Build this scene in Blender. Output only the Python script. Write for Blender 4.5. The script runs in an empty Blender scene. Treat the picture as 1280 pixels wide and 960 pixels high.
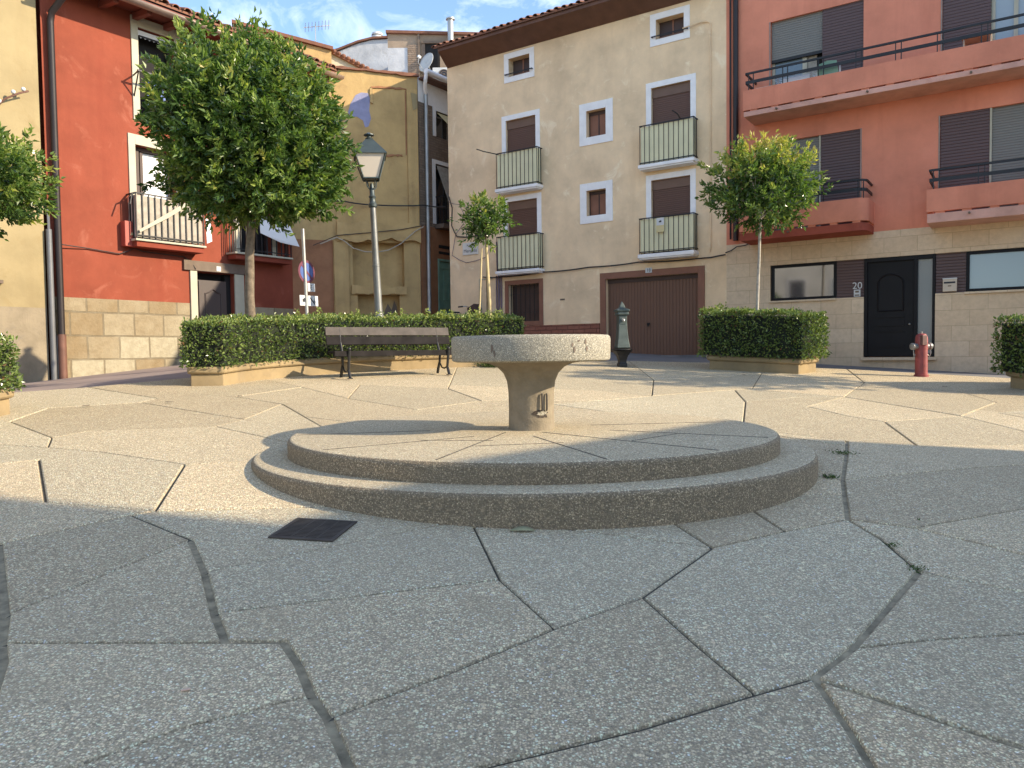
import bpy, bmesh, math, random
import numpy as np
from mathutils import Matrix, Vector
random.seed(7); RNG = np.random.default_rng(11)
SC = bpy.context.scene; COL = SC.collection
rad = math.radians
GX, GY = -0.025, 0.072                       # the square is one sloping plane
def gz(x, y): return GX*x + GY*y
def gs(x, y): return min(GX*x + GY*y, .92+.083*(x+6.1)+.051*(y-10.7))   # the street on the left lies flatter
EYE = (0.0, 0.0, 1.34)
SUN_AZ, SUN_EL = 14.0, 26.0                   # sun from the right, a little behind the viewer
SUN_DIR = Vector((math.cos(rad(SUN_EL))*math.cos(rad(SUN_AZ)), -math.cos(rad(SUN_EL))*math.sin(rad(SUN_AZ)), math.sin(rad(SUN_EL))))
def L(r, g, b):                              # sRGB 0..255 -> linear
    f = lambda c: (c/255/12.92) if c <= 10 else ((c/255+.055)/1.055)**2.4
    return (f(r), f(g), f(b))

# ------------------------------------------------------------------ materials
class NT:
    def __init__(s, name):
        s.m = bpy.data.materials.new(name); s.m.use_nodes = True
        s.n = s.m.node_tree.nodes; s.l = s.m.node_tree.links
        s.b = s.n['Principled BSDF']; s.out = s.n['Material Output']
        s.tc = s.n.new('ShaderNodeTexCoord')
    def new(s, t, **k):
        n = s.n.new(t)
        for a, v in k.items(): setattr(n, a, v)
        return n
    def con(s, a, b): s.l.new(a, b)
    def coord(s, scale=(1,1,1)):
        mp = s.new('ShaderNodeMapping'); mp.inputs['Scale'].default_value = scale
        s.con(s.tc.outputs['Object'], mp.inputs['Vector']); return mp.outputs['Vector']
    def noise(s, scale, detail=4, rough=.55, vec=None, dist=0):
        n = s.new('ShaderNodeTexNoise'); n.inputs['Scale'].default_value = scale
        n.inputs['Detail'].default_value = detail; n.inputs['Roughness'].default_value = rough
        n.inputs['Distortion'].default_value = dist
        s.con(vec if vec is not None else s.tc.outputs['Object'], n.inputs['Vector']); return n.outputs['Fac']
    def ramp(s, fac, stops, interp='LINEAR'):
        r = s.new('ShaderNodeValToRGB'); e = r.color_ramp.elements; r.color_ramp.interpolation = interp
        while len(e) < len(stops): e.new(.5)
        for el, (p, c) in zip(e, stops):
            el.position = p; el.color = (*c, 1) if hasattr(c, '__len__') else (c, c, c, 1)
        s.con(fac, r.inputs['Fac']); return r.outputs['Color']
    def mix(s, fac, a, b, mode='MIX'):
        m = s.new('ShaderNodeMix', data_type='RGBA', blend_type=mode)
        for sock, v in ((m.inputs['Factor'], fac), (m.inputs['A'], a), (m.inputs['B'], b)):
            if hasattr(v, 'is_linked'): s.con(v, sock)
            elif hasattr(v, '__len__'): sock.default_value = (*v, 1)
            else: sock.default_value = v
        return m.outputs['Result']
    def math(s, op, a, b=None):
        m = s.new('ShaderNodeMath', operation=op)
        for i, v in enumerate((a, b)):
            if v is None: continue
            if hasattr(v, 'is_linked'): s.con(v, m.inputs[i])
            else: m.inputs[i].default_value = v
        return m.outputs['Value']
    def bump(s, h, strength=.3, dist=.01, prev=None):
        b = s.new('ShaderNodeBump'); b.inputs['Strength'].default_value = strength; b.inputs['Distance'].default_value = dist
        s.con(h, b.inputs['Height'])
        if prev is not None: s.con(prev, b.inputs['Normal'])
        return b.outputs['Normal']
    def done(s, col=None, rough=.8, normal=None, metal=0, spec=None):
        if col is not None:
            if hasattr(col, 'is_linked'): s.con(col, s.b.inputs['Base Color'])
            else: s.b.inputs['Base Color'].default_value = (*col, 1)
        if hasattr(rough, 'is_linked'): s.con(rough, s.b.inputs['Roughness'])
        else: s.b.inputs['Roughness'].default_value = rough
        s.b.inputs['Metallic'].default_value = metal
        if spec is not None: s.b.inputs['Specular IOR Level'].default_value = spec
        if normal is not None: s.con(normal, s.b.inputs['Normal'])
        return s.m

def plain(name, c, rough=.6, metal=0, var=.12, scale=6, bump=.05, spec=None):
    t = NT(name); f = t.noise(scale, 5)
    d = tuple(x*(1-var) for x in c); u = tuple(min(1, x*(1+var)) for x in c)
    nz = t.bump(t.noise(scale*12, 3), bump, .004)
    return t.done(t.ramp(f, [(.3, d), (.7, u)]), rough, nz, metal, spec)

def stucco(name, c, patch, patch_amt=.5, streak=None, bump=.35, big=1.3):
    t = NT(name)
    f = t.noise(big, 7, .62)
    d = tuple(x*.80 for x in c); u = tuple(min(1, x*1.16) for x in c)
    col = t.ramp(f, [(.33, d), (.5, c), (.67, u)])
    fine = t.noise(14, 5, .7)
    col = t.mix(t.math('MULTIPLY', fine, .22), col, tuple(x*.7 for x in c))
    pf = t.ramp(t.noise(2.1, 8, .68, dist=.7), [(.57, 0.), (.70, 1.)])
    col = t.mix(t.math('MULTIPLY', pf, patch_amt), col, patch)
    if streak:
        sf = t.ramp(t.noise(1.0, 6, .6, t.coord((3.2, 3.2, .35))), [(.52, 0.), (.74, 1.)])
        col = t.mix(t.math('MULTIPLY', sf, .38), col, streak)
    nz = t.bump(t.noise(3.2, 6, .6, dist=.4), bump, .03)
    nz = t.bump(t.noise(70, 3, .6), bump*.6, .004, nz)
    return t.done(col, .92, nz, 0, .2)

def aggregate(name, scale, warm=(1, 1, 1), gain=1.0, bump=.8, tint=False):
    t = NT(name)
    v = t.new('ShaderNodeTexVoronoi'); v.inputs['Scale'].default_value = scale
    wv = t.new('ShaderNodeVectorMath', operation='ADD')
    nn = t.new('ShaderNodeTexNoise'); nn.inputs['Scale'].default_value = scale*.8; nn.inputs['Detail'].default_value = 2
    t.con(t.tc.outputs['Object'], nn.inputs['Vector'])
    sc = t.new('ShaderNodeVectorMath', operation='SCALE'); sc.inputs['Scale'].default_value = .9/scale
    t.con(nn.outputs['Color'], sc.inputs[0]); t.con(t.tc.outputs['Object'], wv.inputs[0]); t.con(sc.outputs['Vector'], wv.inputs[1])
    t.con(wv.outputs['Vector'], v.inputs['Vector'])
    sep = t.new('ShaderNodeSeparateColor'); t.con(v.outputs['Color'], sep.inputs['Color'])
    g = lambda r, gg, b: tuple(min(.9, x*gain*w) for x, w in zip((r, gg, b), warm))
    peb = t.ramp(sep.outputs['Red'], [(0., g(.08, .08, .085)), (.18, g(.16, .16, .16)), (.36, g(.26, .245, .22)), (.55, g(.22, .21, .21)), (.72, g(.31, .295, .265)), (.92, g(.38, .37, .345)), (.98, g(.44, .43, .40)), (1., g(.60, .59, .57))])
    mort = g(.115, .11, .10)
    edge = t.ramp(v.outputs['Distance'], [(.34, 0.), (.56, 1.)])
    col = t.mix(t.math('MULTIPLY', edge, .85), peb, mort)
    v2 = t.new('ShaderNodeTexVoronoi'); v2.inputs['Scale'].default_value = scale*.42; t.con(wv.outputs['Vector'], v2.inputs['Vector']); s2 = t.new('ShaderNodeSeparateColor'); t.con(v2.outputs['Color'], s2.inputs['Color'])
    big1 = t.math('MULTIPLY', t.ramp(s2.outputs['Green'], [(.90, 0.), (.91, 1.)], 'CONSTANT'), t.ramp(v2.outputs['Distance'], [(.36, 1.), (.46, 0.)]))
    col = t.mix(big1, col, t.ramp(s2.outputs['Red'], [(0., g(.16, .155, .15)), (.5, g(.27, .25, .22)), (1., g(.36, .34, .31))]))
    col = t.mix(1., col, t.ramp(t.noise(scale*1.7, 3, .7), [(.30, .55), (.5, 1.), (.70, 1.45)]), 'MULTIPLY')
    big = t.noise(.55, 6, .6)
    col = t.mix(t.ramp(big, [(.36, .34), (.62, 0.)]), col, g(.13, .128, .122))
    mid = t.noise(3.1, 6, .65)
    col = t.mix(t.ramp(mid, [(.54, 0.), (.76, .42)]), col, g(.12, .115, .105))
    if tint:
        a = t.new('ShaderNodeAttribute'); a.attribute_name = 'tint'
        col = t.mix(1.0, col, a.outputs['Color'], 'MULTIPLY')
    inv = t.math('SUBTRACT', 1.0, v.outputs['Distance'])
    nz = t.bump(inv, bump, .6/scale)
    nz = t.bump(t.noise(scale*2.3, 3), bump*.4, .003, nz)
    return t.done(col, .85, nz, 0, .25)

def blocks(name, c1, c2, mortar, bw, bh, bump=.5, rough=.9, mort=.012, squash=(1, 1)):
    """coursed masonry read on local X/Z of the facade"""
    t = NT(name)
    sp = t.new('ShaderNodeSeparateXYZ'); t.con(t.tc.outputs['Object'], sp.inputs[0])
    cb = t.new('ShaderNodeCombineXYZ'); t.con(sp.outputs['X'], cb.inputs['X']); t.con(sp.outputs['Z'], cb.inputs['Y'])
    w = t.new('ShaderNodeVectorMath', operation='ADD'); nn = t.new('ShaderNodeTexNoise'); nn.inputs['Scale'].default_value = 2.6
    t.con(cb.outputs[0], nn.inputs['Vector']); sc = t.new('ShaderNodeVectorMath', operation='SCALE'); sc.inputs['Scale'].default_value = mort*2.2
    t.con(nn.outputs['Color'], sc.inputs[0]); t.con(cb.outputs[0], w.inputs[0]); t.con(sc.outputs[0], w.inputs[1])
    b = t.new('ShaderNodeTexBrick'); t.con(w.outputs[0], b.inputs['Vector'])
    b.inputs['Scale'].default_value = 1; b.inputs['Brick Width'].default_value = bw; b.inputs['Row Height'].default_value = bh
    b.inputs['Mortar Size'].default_value = mort; b.inputs['Mortar Smooth'].default_value = .25; b.inputs['Bias'].default_value = 0
    b.inputs['Color1'].default_value = (*c1, 1); b.inputs['Color2'].default_value = (*c2, 1); b.inputs['Mortar'].default_value = (*mortar, 1)
    b.squash = squash[1]; b.squash_frequency = 2; b.offset_frequency = 2
    col = t.mix(t.ramp(t.noise(9, 6, .7), [(.4, 0.), (.72, .5)]), b.outputs['Color'], tuple(x*.62 for x in c1))
    col = t.mix(t.ramp(t.noise(1.7, 6, .65), [(.45, 0.), (.7, .35)]), col, c2)
    nz = t.bump(t.math('SUBTRACT', 1.0, b.outputs['Fac']), bump, .015)
    nz = t.bump(t.noise(22, 6, .7), bump, .012, nz)
    return t.done(col, rough, nz, 0, .2)

def leafmat(name, stops, rough=.42, trans=.28):
    t = NT(name)
    a = t.new('ShaderNodeAttribute'); a.attribute_name = 'tint'
    col = t.ramp(a.outputs['Fac'], stops)
    t.done(col, rough, None, 0, .45)
    tr = t.new('ShaderNodeBsdfTranslucent'); t.con(t.mix(1., col, (1.5, 1.7, .7), 'MULTIPLY'), tr.inputs['Color'])
    mx = t.new('ShaderNodeMixShader'); mx.inputs[0].default_value = trans
    t.con(t.b.outputs[0], mx.inputs[1]); t.con(tr.outputs[0], mx.inputs[2]); t.con(mx.outputs[0], t.out.inputs['Surface'])
    return t.m

def slatmat(name, c, pitch, rough=.5, axis='Z'):
    t = NT(name)
    sp = t.new('ShaderNodeSeparateXYZ'); t.con(t.tc.outputs['Object'], sp.inputs[0])
    fr = t.math('FRACT', t.math('DIVIDE', sp.outputs[axis], pitch))
    h = t.ramp(fr, [(0., 0.), (.16, .9), (.55, 1.), (.9, .8), (1., 0.)])
    col = t.mix(t.ramp(fr, [(0., .75), (.14, 0.), (1., 0.)]), c, tuple(x*.35 for x in c))
    col = t.mix(t.math('MULTIPLY', t.noise(5, 5), .35), col, tuple(x*.75 for x in c))
    return t.done(col, rough, t.bump(h, .7, pitch*.25), 0, .4)

def glassmat(name, c, rough=.04, ior=1.9):
    t = NT(name); t.done(c, rough, None, 0, .5); t.b.inputs['IOR'].default_value = ior; return t.m

MT = {}
MT['slab'] = aggregate('exposed_aggregate', 105, (1.17, .985, .70), 2.55, 1., True)
MT['dirt'] = plain('joint_dirt', (.075, .066, .048), .97, 0, .4, 14, .6)
MT['slabpink'] = stucco('pink_slab', (.66, .37, .29), (.52, .26, .2), .5, (.58, .30, .23), .4, 2)
MT['slabred'] = stucco('dark_red_slab', (.34, .085, .055), (.28, .07, .05), .4, None, .4, 2)
MT['mortar'] = plain('joint_mortar', (.27, .225, .145), .95, 0, .45, 16, .5)
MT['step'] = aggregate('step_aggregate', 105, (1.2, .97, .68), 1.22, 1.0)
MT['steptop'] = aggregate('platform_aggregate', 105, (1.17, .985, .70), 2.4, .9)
MT['basin'] = aggregate('basin_concrete', 150, (1.06, 1.0, .84), 1.75, .7)
MT['column'] = stucco('column_concrete', (.255, .215, .155), (.13, .105, .08), .8, (.16, .125, .085), 1.3, 6)
MT['stain'] = plain('dark_stain', (.055, .042, .032), .95, 0, .4, 30, .6)
MT['street'] = plain('street_asphalt', (.17, .165, .165), .9, 0, .2, 2.2, .4)
MT['streetred'] = plain('street_pinkish', (.26, .205, .185), .9, 0, .18, 1.6, .35)
MT['earth'] = plain('soil', (.07, .05, .035), 1, 0, .3, 8, .6)
MT['pstone'] = stucco('planter_stone', (.30, .225, .125), (.20, .155, .10), .5, (.17, .14, .105), .45, 2.2)
MT['redwall'] = stucco('red_stucco', (.25, .064, .037), (.34, .12, .078), .65, (.19, .040, .024), .45, 1.1)
MT['redtrim'] = stucco('red_stucco_slab', (.24, .056, .034), (.20, .05, .034), .4, None, .3, 2)
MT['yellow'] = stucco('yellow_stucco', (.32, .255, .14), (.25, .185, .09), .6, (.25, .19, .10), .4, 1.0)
MT['tan'] = stucco('tan_stucco', (.84, .63, .40), (.97, .82, .59), .8, (.68, .49, .30), .3, .9)
MT['coral'] = stucco('coral_stucco', (.70, .262, .165), (.76, .33, .23), .25, (.49, .155, .095), .14, .7)
MT['ochre'] = stucco('ochre_stucco', (.50, .34, .15), (.36, .235, .115), .75, (.37, .24, .11), .5, 1.2)
MT['ochredark'] = stucco('ochre_dark', (.34, .165, .085), (.24, .12, .065), .6, None, .6, 2)
MT['blue'] = stucco('blue_limewash', (.29, .29, .42), (.24, .24, .37), .5, None, .4, 3)
MT['white'] = plain('white_paint', (.86, .84, .82), .7, 0, .06, 5, .12)
MT['cream'] = plain('cream_paint', (.44, .41, .31), .75, 0, .08, 4, .15)
MT['pale'] = stucco('pale_render', (.66, .63, .57), (.55, .52, .46), .4, None, .4, 1)
MT['greywhite'] = stucco('greywhite_render', (.50, .51, .53), (.35, .33, .30), .7, (.40, .38, .36), .6, 1.2)
MT['backtan'] = stucco('backtan_render', (.34, .26, .19), (.26, .20, .15), .7, (.25, .19, .15), .5, 1.2)
MT['ashlar'] = blocks('ashlar_base', (.25, .185, .105), (.40, .36, .26), (.20, .165, .11), .52, .385, 1.6, .92, .014)
MT['rubble'] = stucco('rubble_base', (.26, .215, .15), (.19, .165, .13), .7, (.31, .26, .18), 1.2, 3)
MT['clad'] = blocks('stone_cladding', (.66, .50, .335), (.74, .585, .41), (.50, .375, .245), .62, .31, .35, .85, .006)
MT['redstone'] = blocks('red_stone_base', (.27, .105, .07), (.35, .15, .10), (.17, .07, .05), .34, .10, 1.2, .95, .012)
MT['brick'] = blocks('old_brick', (.24, .17, .12), (.32, .24, .18), (.20, .16, .125), .26, .075, 1., .95, .012)
MT['tile'] = stucco('clay_tile', (.21, .10, .066), (.13, .08, .06), .6, (.27, .16, .105), .4, 3)
MT['brownwood'] = plain('brown_soffit', (.13, .062, .040), .7, 0, .2, 3, .2)
MT['redwood'] = plain('red_soffit', (.20, .055, .035), .75, 0, .2, 3, .2)
MT['brownframe'] = plain('brown_frame', (.23, .10, .06), .65, 0, .12, 4, .1)
MT['garage'] = slatmat('garage_brown', (.17, .088, .056), .085, .55, 'X')
MT['shutter'] = slatmat('brown_roller', (.125, .062, .042), .048, .5)
MT['shutterbox'] = plain('brown_box', (.15, .085, .055), .55, 0, .08, 5, .05)
MT['louver'] = slatmat('brown_louver', (.105, .062, .058), .062, .45)
MT['greyroll'] = slatmat('grey_roller', (.20, .19, .165), .05, .5)
MT['wooddoor'] = plain('dark_board', (.055, .03, .024), .6, 0, .2, 4, .1)
MT['blackdoor'] = plain('black_door', (.007, .0065, .008), .5, 0, .2, 3, .02, .2)
MT['blackmetal'] = plain('black_metal', (.018, .018, .020), .5, .3, .2, 8, .08)
MT['darkpipe'] = plain('dark_pipe', (.022, .016, .016), .5, .2, .15, 4, .05)
MT['rustpipe'] = plain('rusty_pipe', (.14, .065, .045), .6, .1, .25, 6, .15)
MT['greypipe'] = plain('grey_pipe', (.15, .155, .165), .5, .2, .12, 3, .05)
MT['zinc'] = plain('zinc', (.38, .38, .37), .45, .5, .15, 4, .05)
MT['copper'] = plain('copper_gutter', (.26, .19, .15), .45, .4, .2, 4, .05)
MT['canvas'] = plain('pale_canvas', (.76, .71, .46), .85, 0, .06, 3, .08)
MT['oldcanvas'] = plain('worn_reed', (.36, .32, .26), .9, 0, .2, 9, .4)
MT['cloth'] = plain('white_cloth', (.80, .80, .80), .9, 0, .03, 3, .1)
MT['bluecloth'] = plain('blue_cloth', (.12, .16, .33), .9, 0, .15, 3, .1)
MT['greendoor'] = plain('green_door', (.21, .38, .29), .6, 0, .15, 4, .1)
MT['greydoor'] = plain('grey_door', (.060, .044, .040), .5, 0, .06, 3, .05)
MT['lintel'] = plain('lintel_stone', (.155, .115, .085), .85, 0, .2, 5, .4)
MT['darkvoid'] = plain('dark_room', (.012, .011, .011), .9, 0, .2, 3, 0)
MT['glass'] = glassmat('window_glass', (.03, .035, .04), .05, 2.3)
MT['glassc'] = glassmat('curtain_glass', (.27, .33, .36), .06, 1.7)
MT['frosted'] = glassmat('frosted_glass', (.13, .17, .19), .12, 1.7)
MT['palebark'] = plain('pale_bark', (.36, .33, .28), .9, 0, .3, 14, .5)
MT['bark'] = plain('bark', (.16, .125, .09), .95, 0, .35, 14, .8)
MT['stake'] = plain('peeled_stake', (.50, .40, .22), .85, 0, .12, 8, .2)
MT['benchwood'] = plain('weathered_wood', (.085, .070, .060), .8, 0, .25, 7, .3)
MT['benchgrey'] = plain('worn_dark_wood', (.022, .019, .018), .9, 0, .3, 7, .3, .15)  # dark seat wood; on the lower slat its shadow is in this colour
MT['iron'] = plain('cast_iron', (.035, .034, .034), .45, .5, .3, 9, .15)
MT['ironball'] = plain('worn_iron', (.30, .29, .27), .4, .6, .2, 9, .1)
MT['lampmetal'] = plain('lamp_metal', (.17, .175, .17), .5, .45, .15, 6, .1)
MT['lampdark'] = plain('lamp_dark', (.055, .072, .072), .45, .3, .15, 6, .1)
MT['green_iron'] = plain('green_cast_iron', (.07, .09, .082), .55, .25, .25, 7, .2)
MT['hydrant'] = plain('hydrant_red', (.24, .045, .042), .55, 0, .3, 7, .2)
MT['hydrantcap'] = plain('hydrant_cap', (.26, .25, .24), .5, .4, .3, 9, .2)
MT['hydrantdark'] = plain('hydrant_top', (.12, .055, .045), .6, 0, .3, 9, .2)
MT['grate'] = plain('grate_iron', (.065, .052, .042), .6, .3, .3, 9, .2)
MT['signblue'] = plain('sign_blue', (.07, .12, .33), .45, 0, .06, 3, .02)
MT['signred'] = plain('sign_red', (.13, .03, .055), .5, 0, .06, 3, .02)
MT['signwhite'] = plain('sign_white', (.58, .59, .59), .5, 0, .05, 3, .02)
MT['ink'] = plain('sign_ink', (.02, .022, .03), .6, 0, .05, 3, 0)
MT['noticey'] = plain('notice_yellow', (.62, .52, .27), .6, 0, .06, 6, .02)
MT['redbox'] = plain('red_box', (.33, .062, .042), .55, 0, .05, 4, .05)
MT['mailbox'] = plain('mail_tin', (.55, .46, .36), .5, .2, .12, 6, .05)
MT['cable'] = plain('black_cable', (.035, .03, .027), .7, 0, .2, 5, 0)
MT['palecable'] = plain('pale_cable', (.42, .37, .29), .8, 0, .2, 5, 0)
MT['purplecond'] = plain('purple_conduit', (.17, .12, .15), .7, 0, .2, 5, 0)
MT['rubber'] = plain('rubber', (.02, .02, .02), .8, 0, .2, 5, 0)
MT['dish'] = plain('dish_grey', (.52, .52, .50), .5, .1, .08, 4, .02)
MT['dryleaf'] = plain('dry_leaf', (.26, .26, .15), .7, 0, .2, 20, .1)
MT['butt'] = plain('cigarette_paper', (.62, .42, .32), .8, 0, .1, 40, 0)
MT['lampglass'] = glassmat('lamp_glass', (.62, .55, .47), .25, 1.45)
GREEN = [(0., (.018, .038, .012)), (.35, (.064, .122, .032)), (.62, (.155, .225, .058)), (.82, (.30, .35, .09)), (1., (.44, .39, .12))]
MT['leaf'] = leafmat('tree_leaf', GREEN, .22, .30)
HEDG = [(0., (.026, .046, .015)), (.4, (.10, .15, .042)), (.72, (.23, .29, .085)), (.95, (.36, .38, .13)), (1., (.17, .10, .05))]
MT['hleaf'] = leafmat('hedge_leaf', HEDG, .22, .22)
MT['hcore'] = plain('hedge_gap_shade', (.012, .016, .008), 1, 0, .4, 9, .9)  # solid core, near-black to paint the shade between the leaves

# ------------------------------------------------------------------ mesh building
class MB:
    def __init__(s): s.v = []; s.f = []; s.mi = []; s.cur = 0
    def add(s, vs, fs):
        o = len(s.v); s.v += [tuple(map(float, p)) for p in vs]
        for f in fs: s.f.append([i+o for i in f]); s.mi.append(s.cur)
        return s
    def m(s, i): s.cur = i; return s
    def box(s, x0, x1, y0, y1, z0, z1):
        x0, x1 = sorted((x0, x1)); y0, y1 = sorted((y0, y1)); z0, z1 = sorted((z0, z1))
        v = [(x, y, z) for x in (x0, x1) for y in (y0, y1) for z in (z0, z1)]
        return s.add(v, [(0,1,3,2), (4,6,7,5), (0,4,5,1), (2,3,7,6), (0,2,6,4), (1,5,7,3)])
    def obox(s, c, ax, ay, az, hx, hy, hz):
        c, ax, ay, az = map(Vector, (c, ax, ay, az))
        v = [c+ax*i*hx+ay*j*hy+az*k*hz for i in (-1, 1) for j in (-1, 1) for k in (-1, 1)]
        return s.add(v, [(0,1,3,2), (4,6,7,5), (0,4,5,1), (2,3,7,6), (0,2,6,4), (1,5,7,3)])
    def bar(s, a, b, w, h=None, up=(0, 0, 1)):
        a, b = Vector(a), Vector(b); d = (b-a); ln = d.length; d.normalize(); up = Vector(up)
        if abs(d.dot(up)) > .97: up = Vector((0, 1, 0))
        x = d.cross(up).normalized(); y = x.cross(d).normalized()
        return s.obox((a+b)/2, d, x, y, ln/2, w/2, (h or w)/2)
    def tube(s, pts, r, n=8, cap=True):
        pts = [Vector(p) for p in pts]; rs = r if hasattr(r, '__len__') else [r]*len(pts)
        vs = []; fs = []; prev = None
        for i, p in enumerate(pts):
            d = (pts[min(i+1, len(pts)-1)] - pts[max(i-1, 0)]).normalized()
            if prev is None:
                ref = Vector((0, 0, 1)) if abs(d.z) < .9 else Vector((1, 0, 0)); x = d.cross(ref).normalized()
            else: x = (prev - d*prev.dot(d)).normalized()
            prev = x; y = d.cross(x)
            for k in range(n):
                a = 2*math.pi*k/n; vs.append(p + (x*math.cos(a)+y*math.sin(a))*rs[i])
        for i in range(len(pts)-1):
            for k in range(n):
                k2 = (k+1) % n; fs.append((i*n+k, i*n+k2, (i+1)*n+k2, (i+1)*n+k))
        if cap: fs.append(tuple(range(n))[::-1]); fs.append(tuple((len(pts)-1)*n+k for k in range(n)))
        return s.add(vs, fs)
    def lathe(s, prof, n=32, c=(0, 0, 0), rot0=0.):
        vs = []; fs = []
        for r, z in prof:
            for k in range(n):
                a = 2*math.pi*k/n+rot0; vs.append((c[0]+r*math.cos(a), c[1]+r*math.sin(a), c[2]+z))
        for i in range(len(prof)-1):
            for k in range(n):
                k2 = (k+1) % n; fs.append((i*n+k, i*n+k2, (i+1)*n+k2, (i+1)*n+k))
        fs.append(tuple(range(n))[::-1]); fs.append(tuple((len(prof)-1)*n+k for k in range(n)))
        return s.add(vs, fs)
    def prism(s, poly, z0, z1):
        """poly of (x,y); z0/z1 numbers or functions of x,y"""
        f0 = z0 if callable(z0) else (lambda x, y: z0); f1 = z1 if callable(z1) else (lambda x, y: z1)
        n = len(poly); vs = [(x, y, f0(x, y)) for x, y in poly]+[(x, y, f1(x, y)) for x, y in poly]
        fs = [tuple(range(n))[::-1], tuple(range(n, 2*n))]+[(i, (i+1) % n, n+(i+1) % n, n+i) for i in range(n)]
        return s.add(vs, fs)
    def plate(s, pts, d):
        """flat polygon of 3-D points given thickness by vector d"""
        n = len(pts); d = Vector(d); vs = [Vector(p) for p in pts]+[Vector(p)+d for p in pts]
        return s.add(vs, [tuple(range(n))[::-1], tuple(range(n, 2*n))]+[(i, (i+1) % n, n+(i+1) % n, n+i) for i in range(n)])
    def sphere(s, c, r, n=10, sq=1):
        prof = [(max(1e-4, r*math.sin(math.pi*i/n)), -r*sq*math.cos(math.pi*i/n)) for i in range(n+1)]
        return s.lathe(prof, max(8, n+2), c)
    def torus(s, c, R, r, ax, n=24, k=6):
        ax = Vector(ax).normalized(); x = ax.orthogonal().normalized(); y = ax.cross(x); c = Vector(c); vs = []; fs = []
        for i in range(n):
            a = 2*math.pi*i/n; e = x*math.cos(a)+y*math.sin(a)
            for j in range(k):
                b = 2*math.pi*j/k; vs.append(c+e*(R+r*math.cos(b))+ax*r*math.sin(b))
        for i in range(n):
            for j in range(k):
                fs.append((i*k+j, i*k+(j+1) % k, ((i+1) % n)*k+(j+1) % k, ((i+1) % n)*k+j))
        return s.add(vs, fs)
    def build(s, name, mats, parent=None, smooth=False, bevel=0, label=None):
        me = bpy.data.meshes.new(name); me.from_pydata(s.v, [], s.f)
        if not isinstance(mats, (list, tuple)): mats = [mats]
        for m in mats: me.materials.append(MT[m] if isinstance(m, str) else m)
        me.polygons.foreach_set('material_index', s.mi)
        b = bmesh.new(); b.from_mesh(me); bmesh.ops.recalc_face_normals(b, faces=b.faces); b.to_mesh(me); b.free()
        if smooth:
            me.polygons.foreach_set('use_smooth', [True]*len(me.polygons))
            me.set_sharp_from_angle(angle=rad(38))
        o = bpy.data.objects.new(name, me); COL.objects.link(o)
        if parent is not None: o.parent = parent
        if bevel:
            md = o.modifiers.new('bevel', 'BEVEL'); md.width = bevel; md.segments = 2; md.limit_method = 'ANGLE'; md.angle_limit = rad(40)
        if label: o['label'] = label
        return o

def root(name, label, cat, loc=(0, 0, 0), rz=0., group=None):
    o = bpy.data.objects.new(name, None); COL.objects.link(o); o.location = loc; o.rotation_euler = (0, 0, rz)
    o.empty_display_size = .2; o['label'] = label; o['category'] = cat
    if group: o['group'] = group
    return o
def tag(o, label, cat, group=None, kind=None):
    if label: o['label'] = label
    if cat: o['category'] = cat
    if group: o['group'] = group
    if kind: o['kind'] = kind
    return o
def text(name, body, size, mat, parent, M, extrude=.003):
    cu = bpy.data.curves.new(name, 'FONT'); cu.body = body; cu.size = size; cu.extrude = extrude; cu.align_x = 'CENTER'; cu.align_y = 'CENTER'
    t = bpy.data.objects.new(name, cu); COL.objects.link(t)
    bpy.context.view_layer.update()
    me = bpy.data.meshes.new_from_object(t.evaluated_get(bpy.context.evaluated_depsgraph_get()))
    bpy.data.objects.remove(t); bpy.data.curves.remove(cu)
    me.name = name; me.transform(M); me.materials.clear(); me.materials.append(MT[mat])
    o = bpy.data.objects.new(name, me); COL.objects.link(o); o.parent = parent; return o

class Frame:
    """facade frame: u along the wall, d outwards, z up"""
    def __init__(s, A, D, sgn, u0=0., z0=0., k=1.):
        s.k = k                                            # real size against the survey units of this facade
        ln = math.hypot(*D); s.A = A; s.D = (D[0]/ln, D[1]/ln); s.s = sgn; s.u0 = u0; s.z0 = z0
        zx = (-s.D[1], s.D[0]); s.n = (zx[0]*sgn, zx[1]*sgn)
        s.cu = -A[0]*s.D[0]-A[1]*s.D[1]; s.cd = -A[0]*s.n[0]-A[1]*s.n[1]
        s.loc = (A[0]+s.D[0]*u0, A[1]+s.D[1]*u0, z0); s.rz = math.atan2(s.D[1], s.D[0])
    def p(s, u, d, z): return (u-s.u0, s.s*d, z-s.z0)
    def w(s, u, d, z): return tuple(e+(c-e)*s.k for c, e in zip((s.A[0]+s.D[0]*u+s.n[0]*d, s.A[1]+s.D[1]*u+s.n[1]*d, z), EYE))
    def out(s, d=1.): return (0, s.s*d, 0)
    def box(s, mb, u0, u1, d0, d1, z0, z1):
        return mb.box(u0-s.u0, u1-s.u0, s.s*d0, s.s*d1, z0-s.z0, z1-s.z0)
    def tm(s, u, d, z):
        if s.s > 0: return Matrix.Translation(s.p(u, d, z)) @ Matrix(((-1,0,0,0), (0,0,1,0), (0,1,0,0), (0,0,0,1)))
        return Matrix.Translation(s.p(u, d, z)) @ Matrix(((1,0,0,0), (0,0,-1,0), (0,1,0,0), (0,0,0,1)))
    def root(s, name, label, cat, group=None):
        k = s.k; o = root(name, label, cat, tuple(e+(c-e)*k for c, e in zip(s.loc, EYE)), s.rz, group); o.scale = (k, k, k); return o

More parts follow.
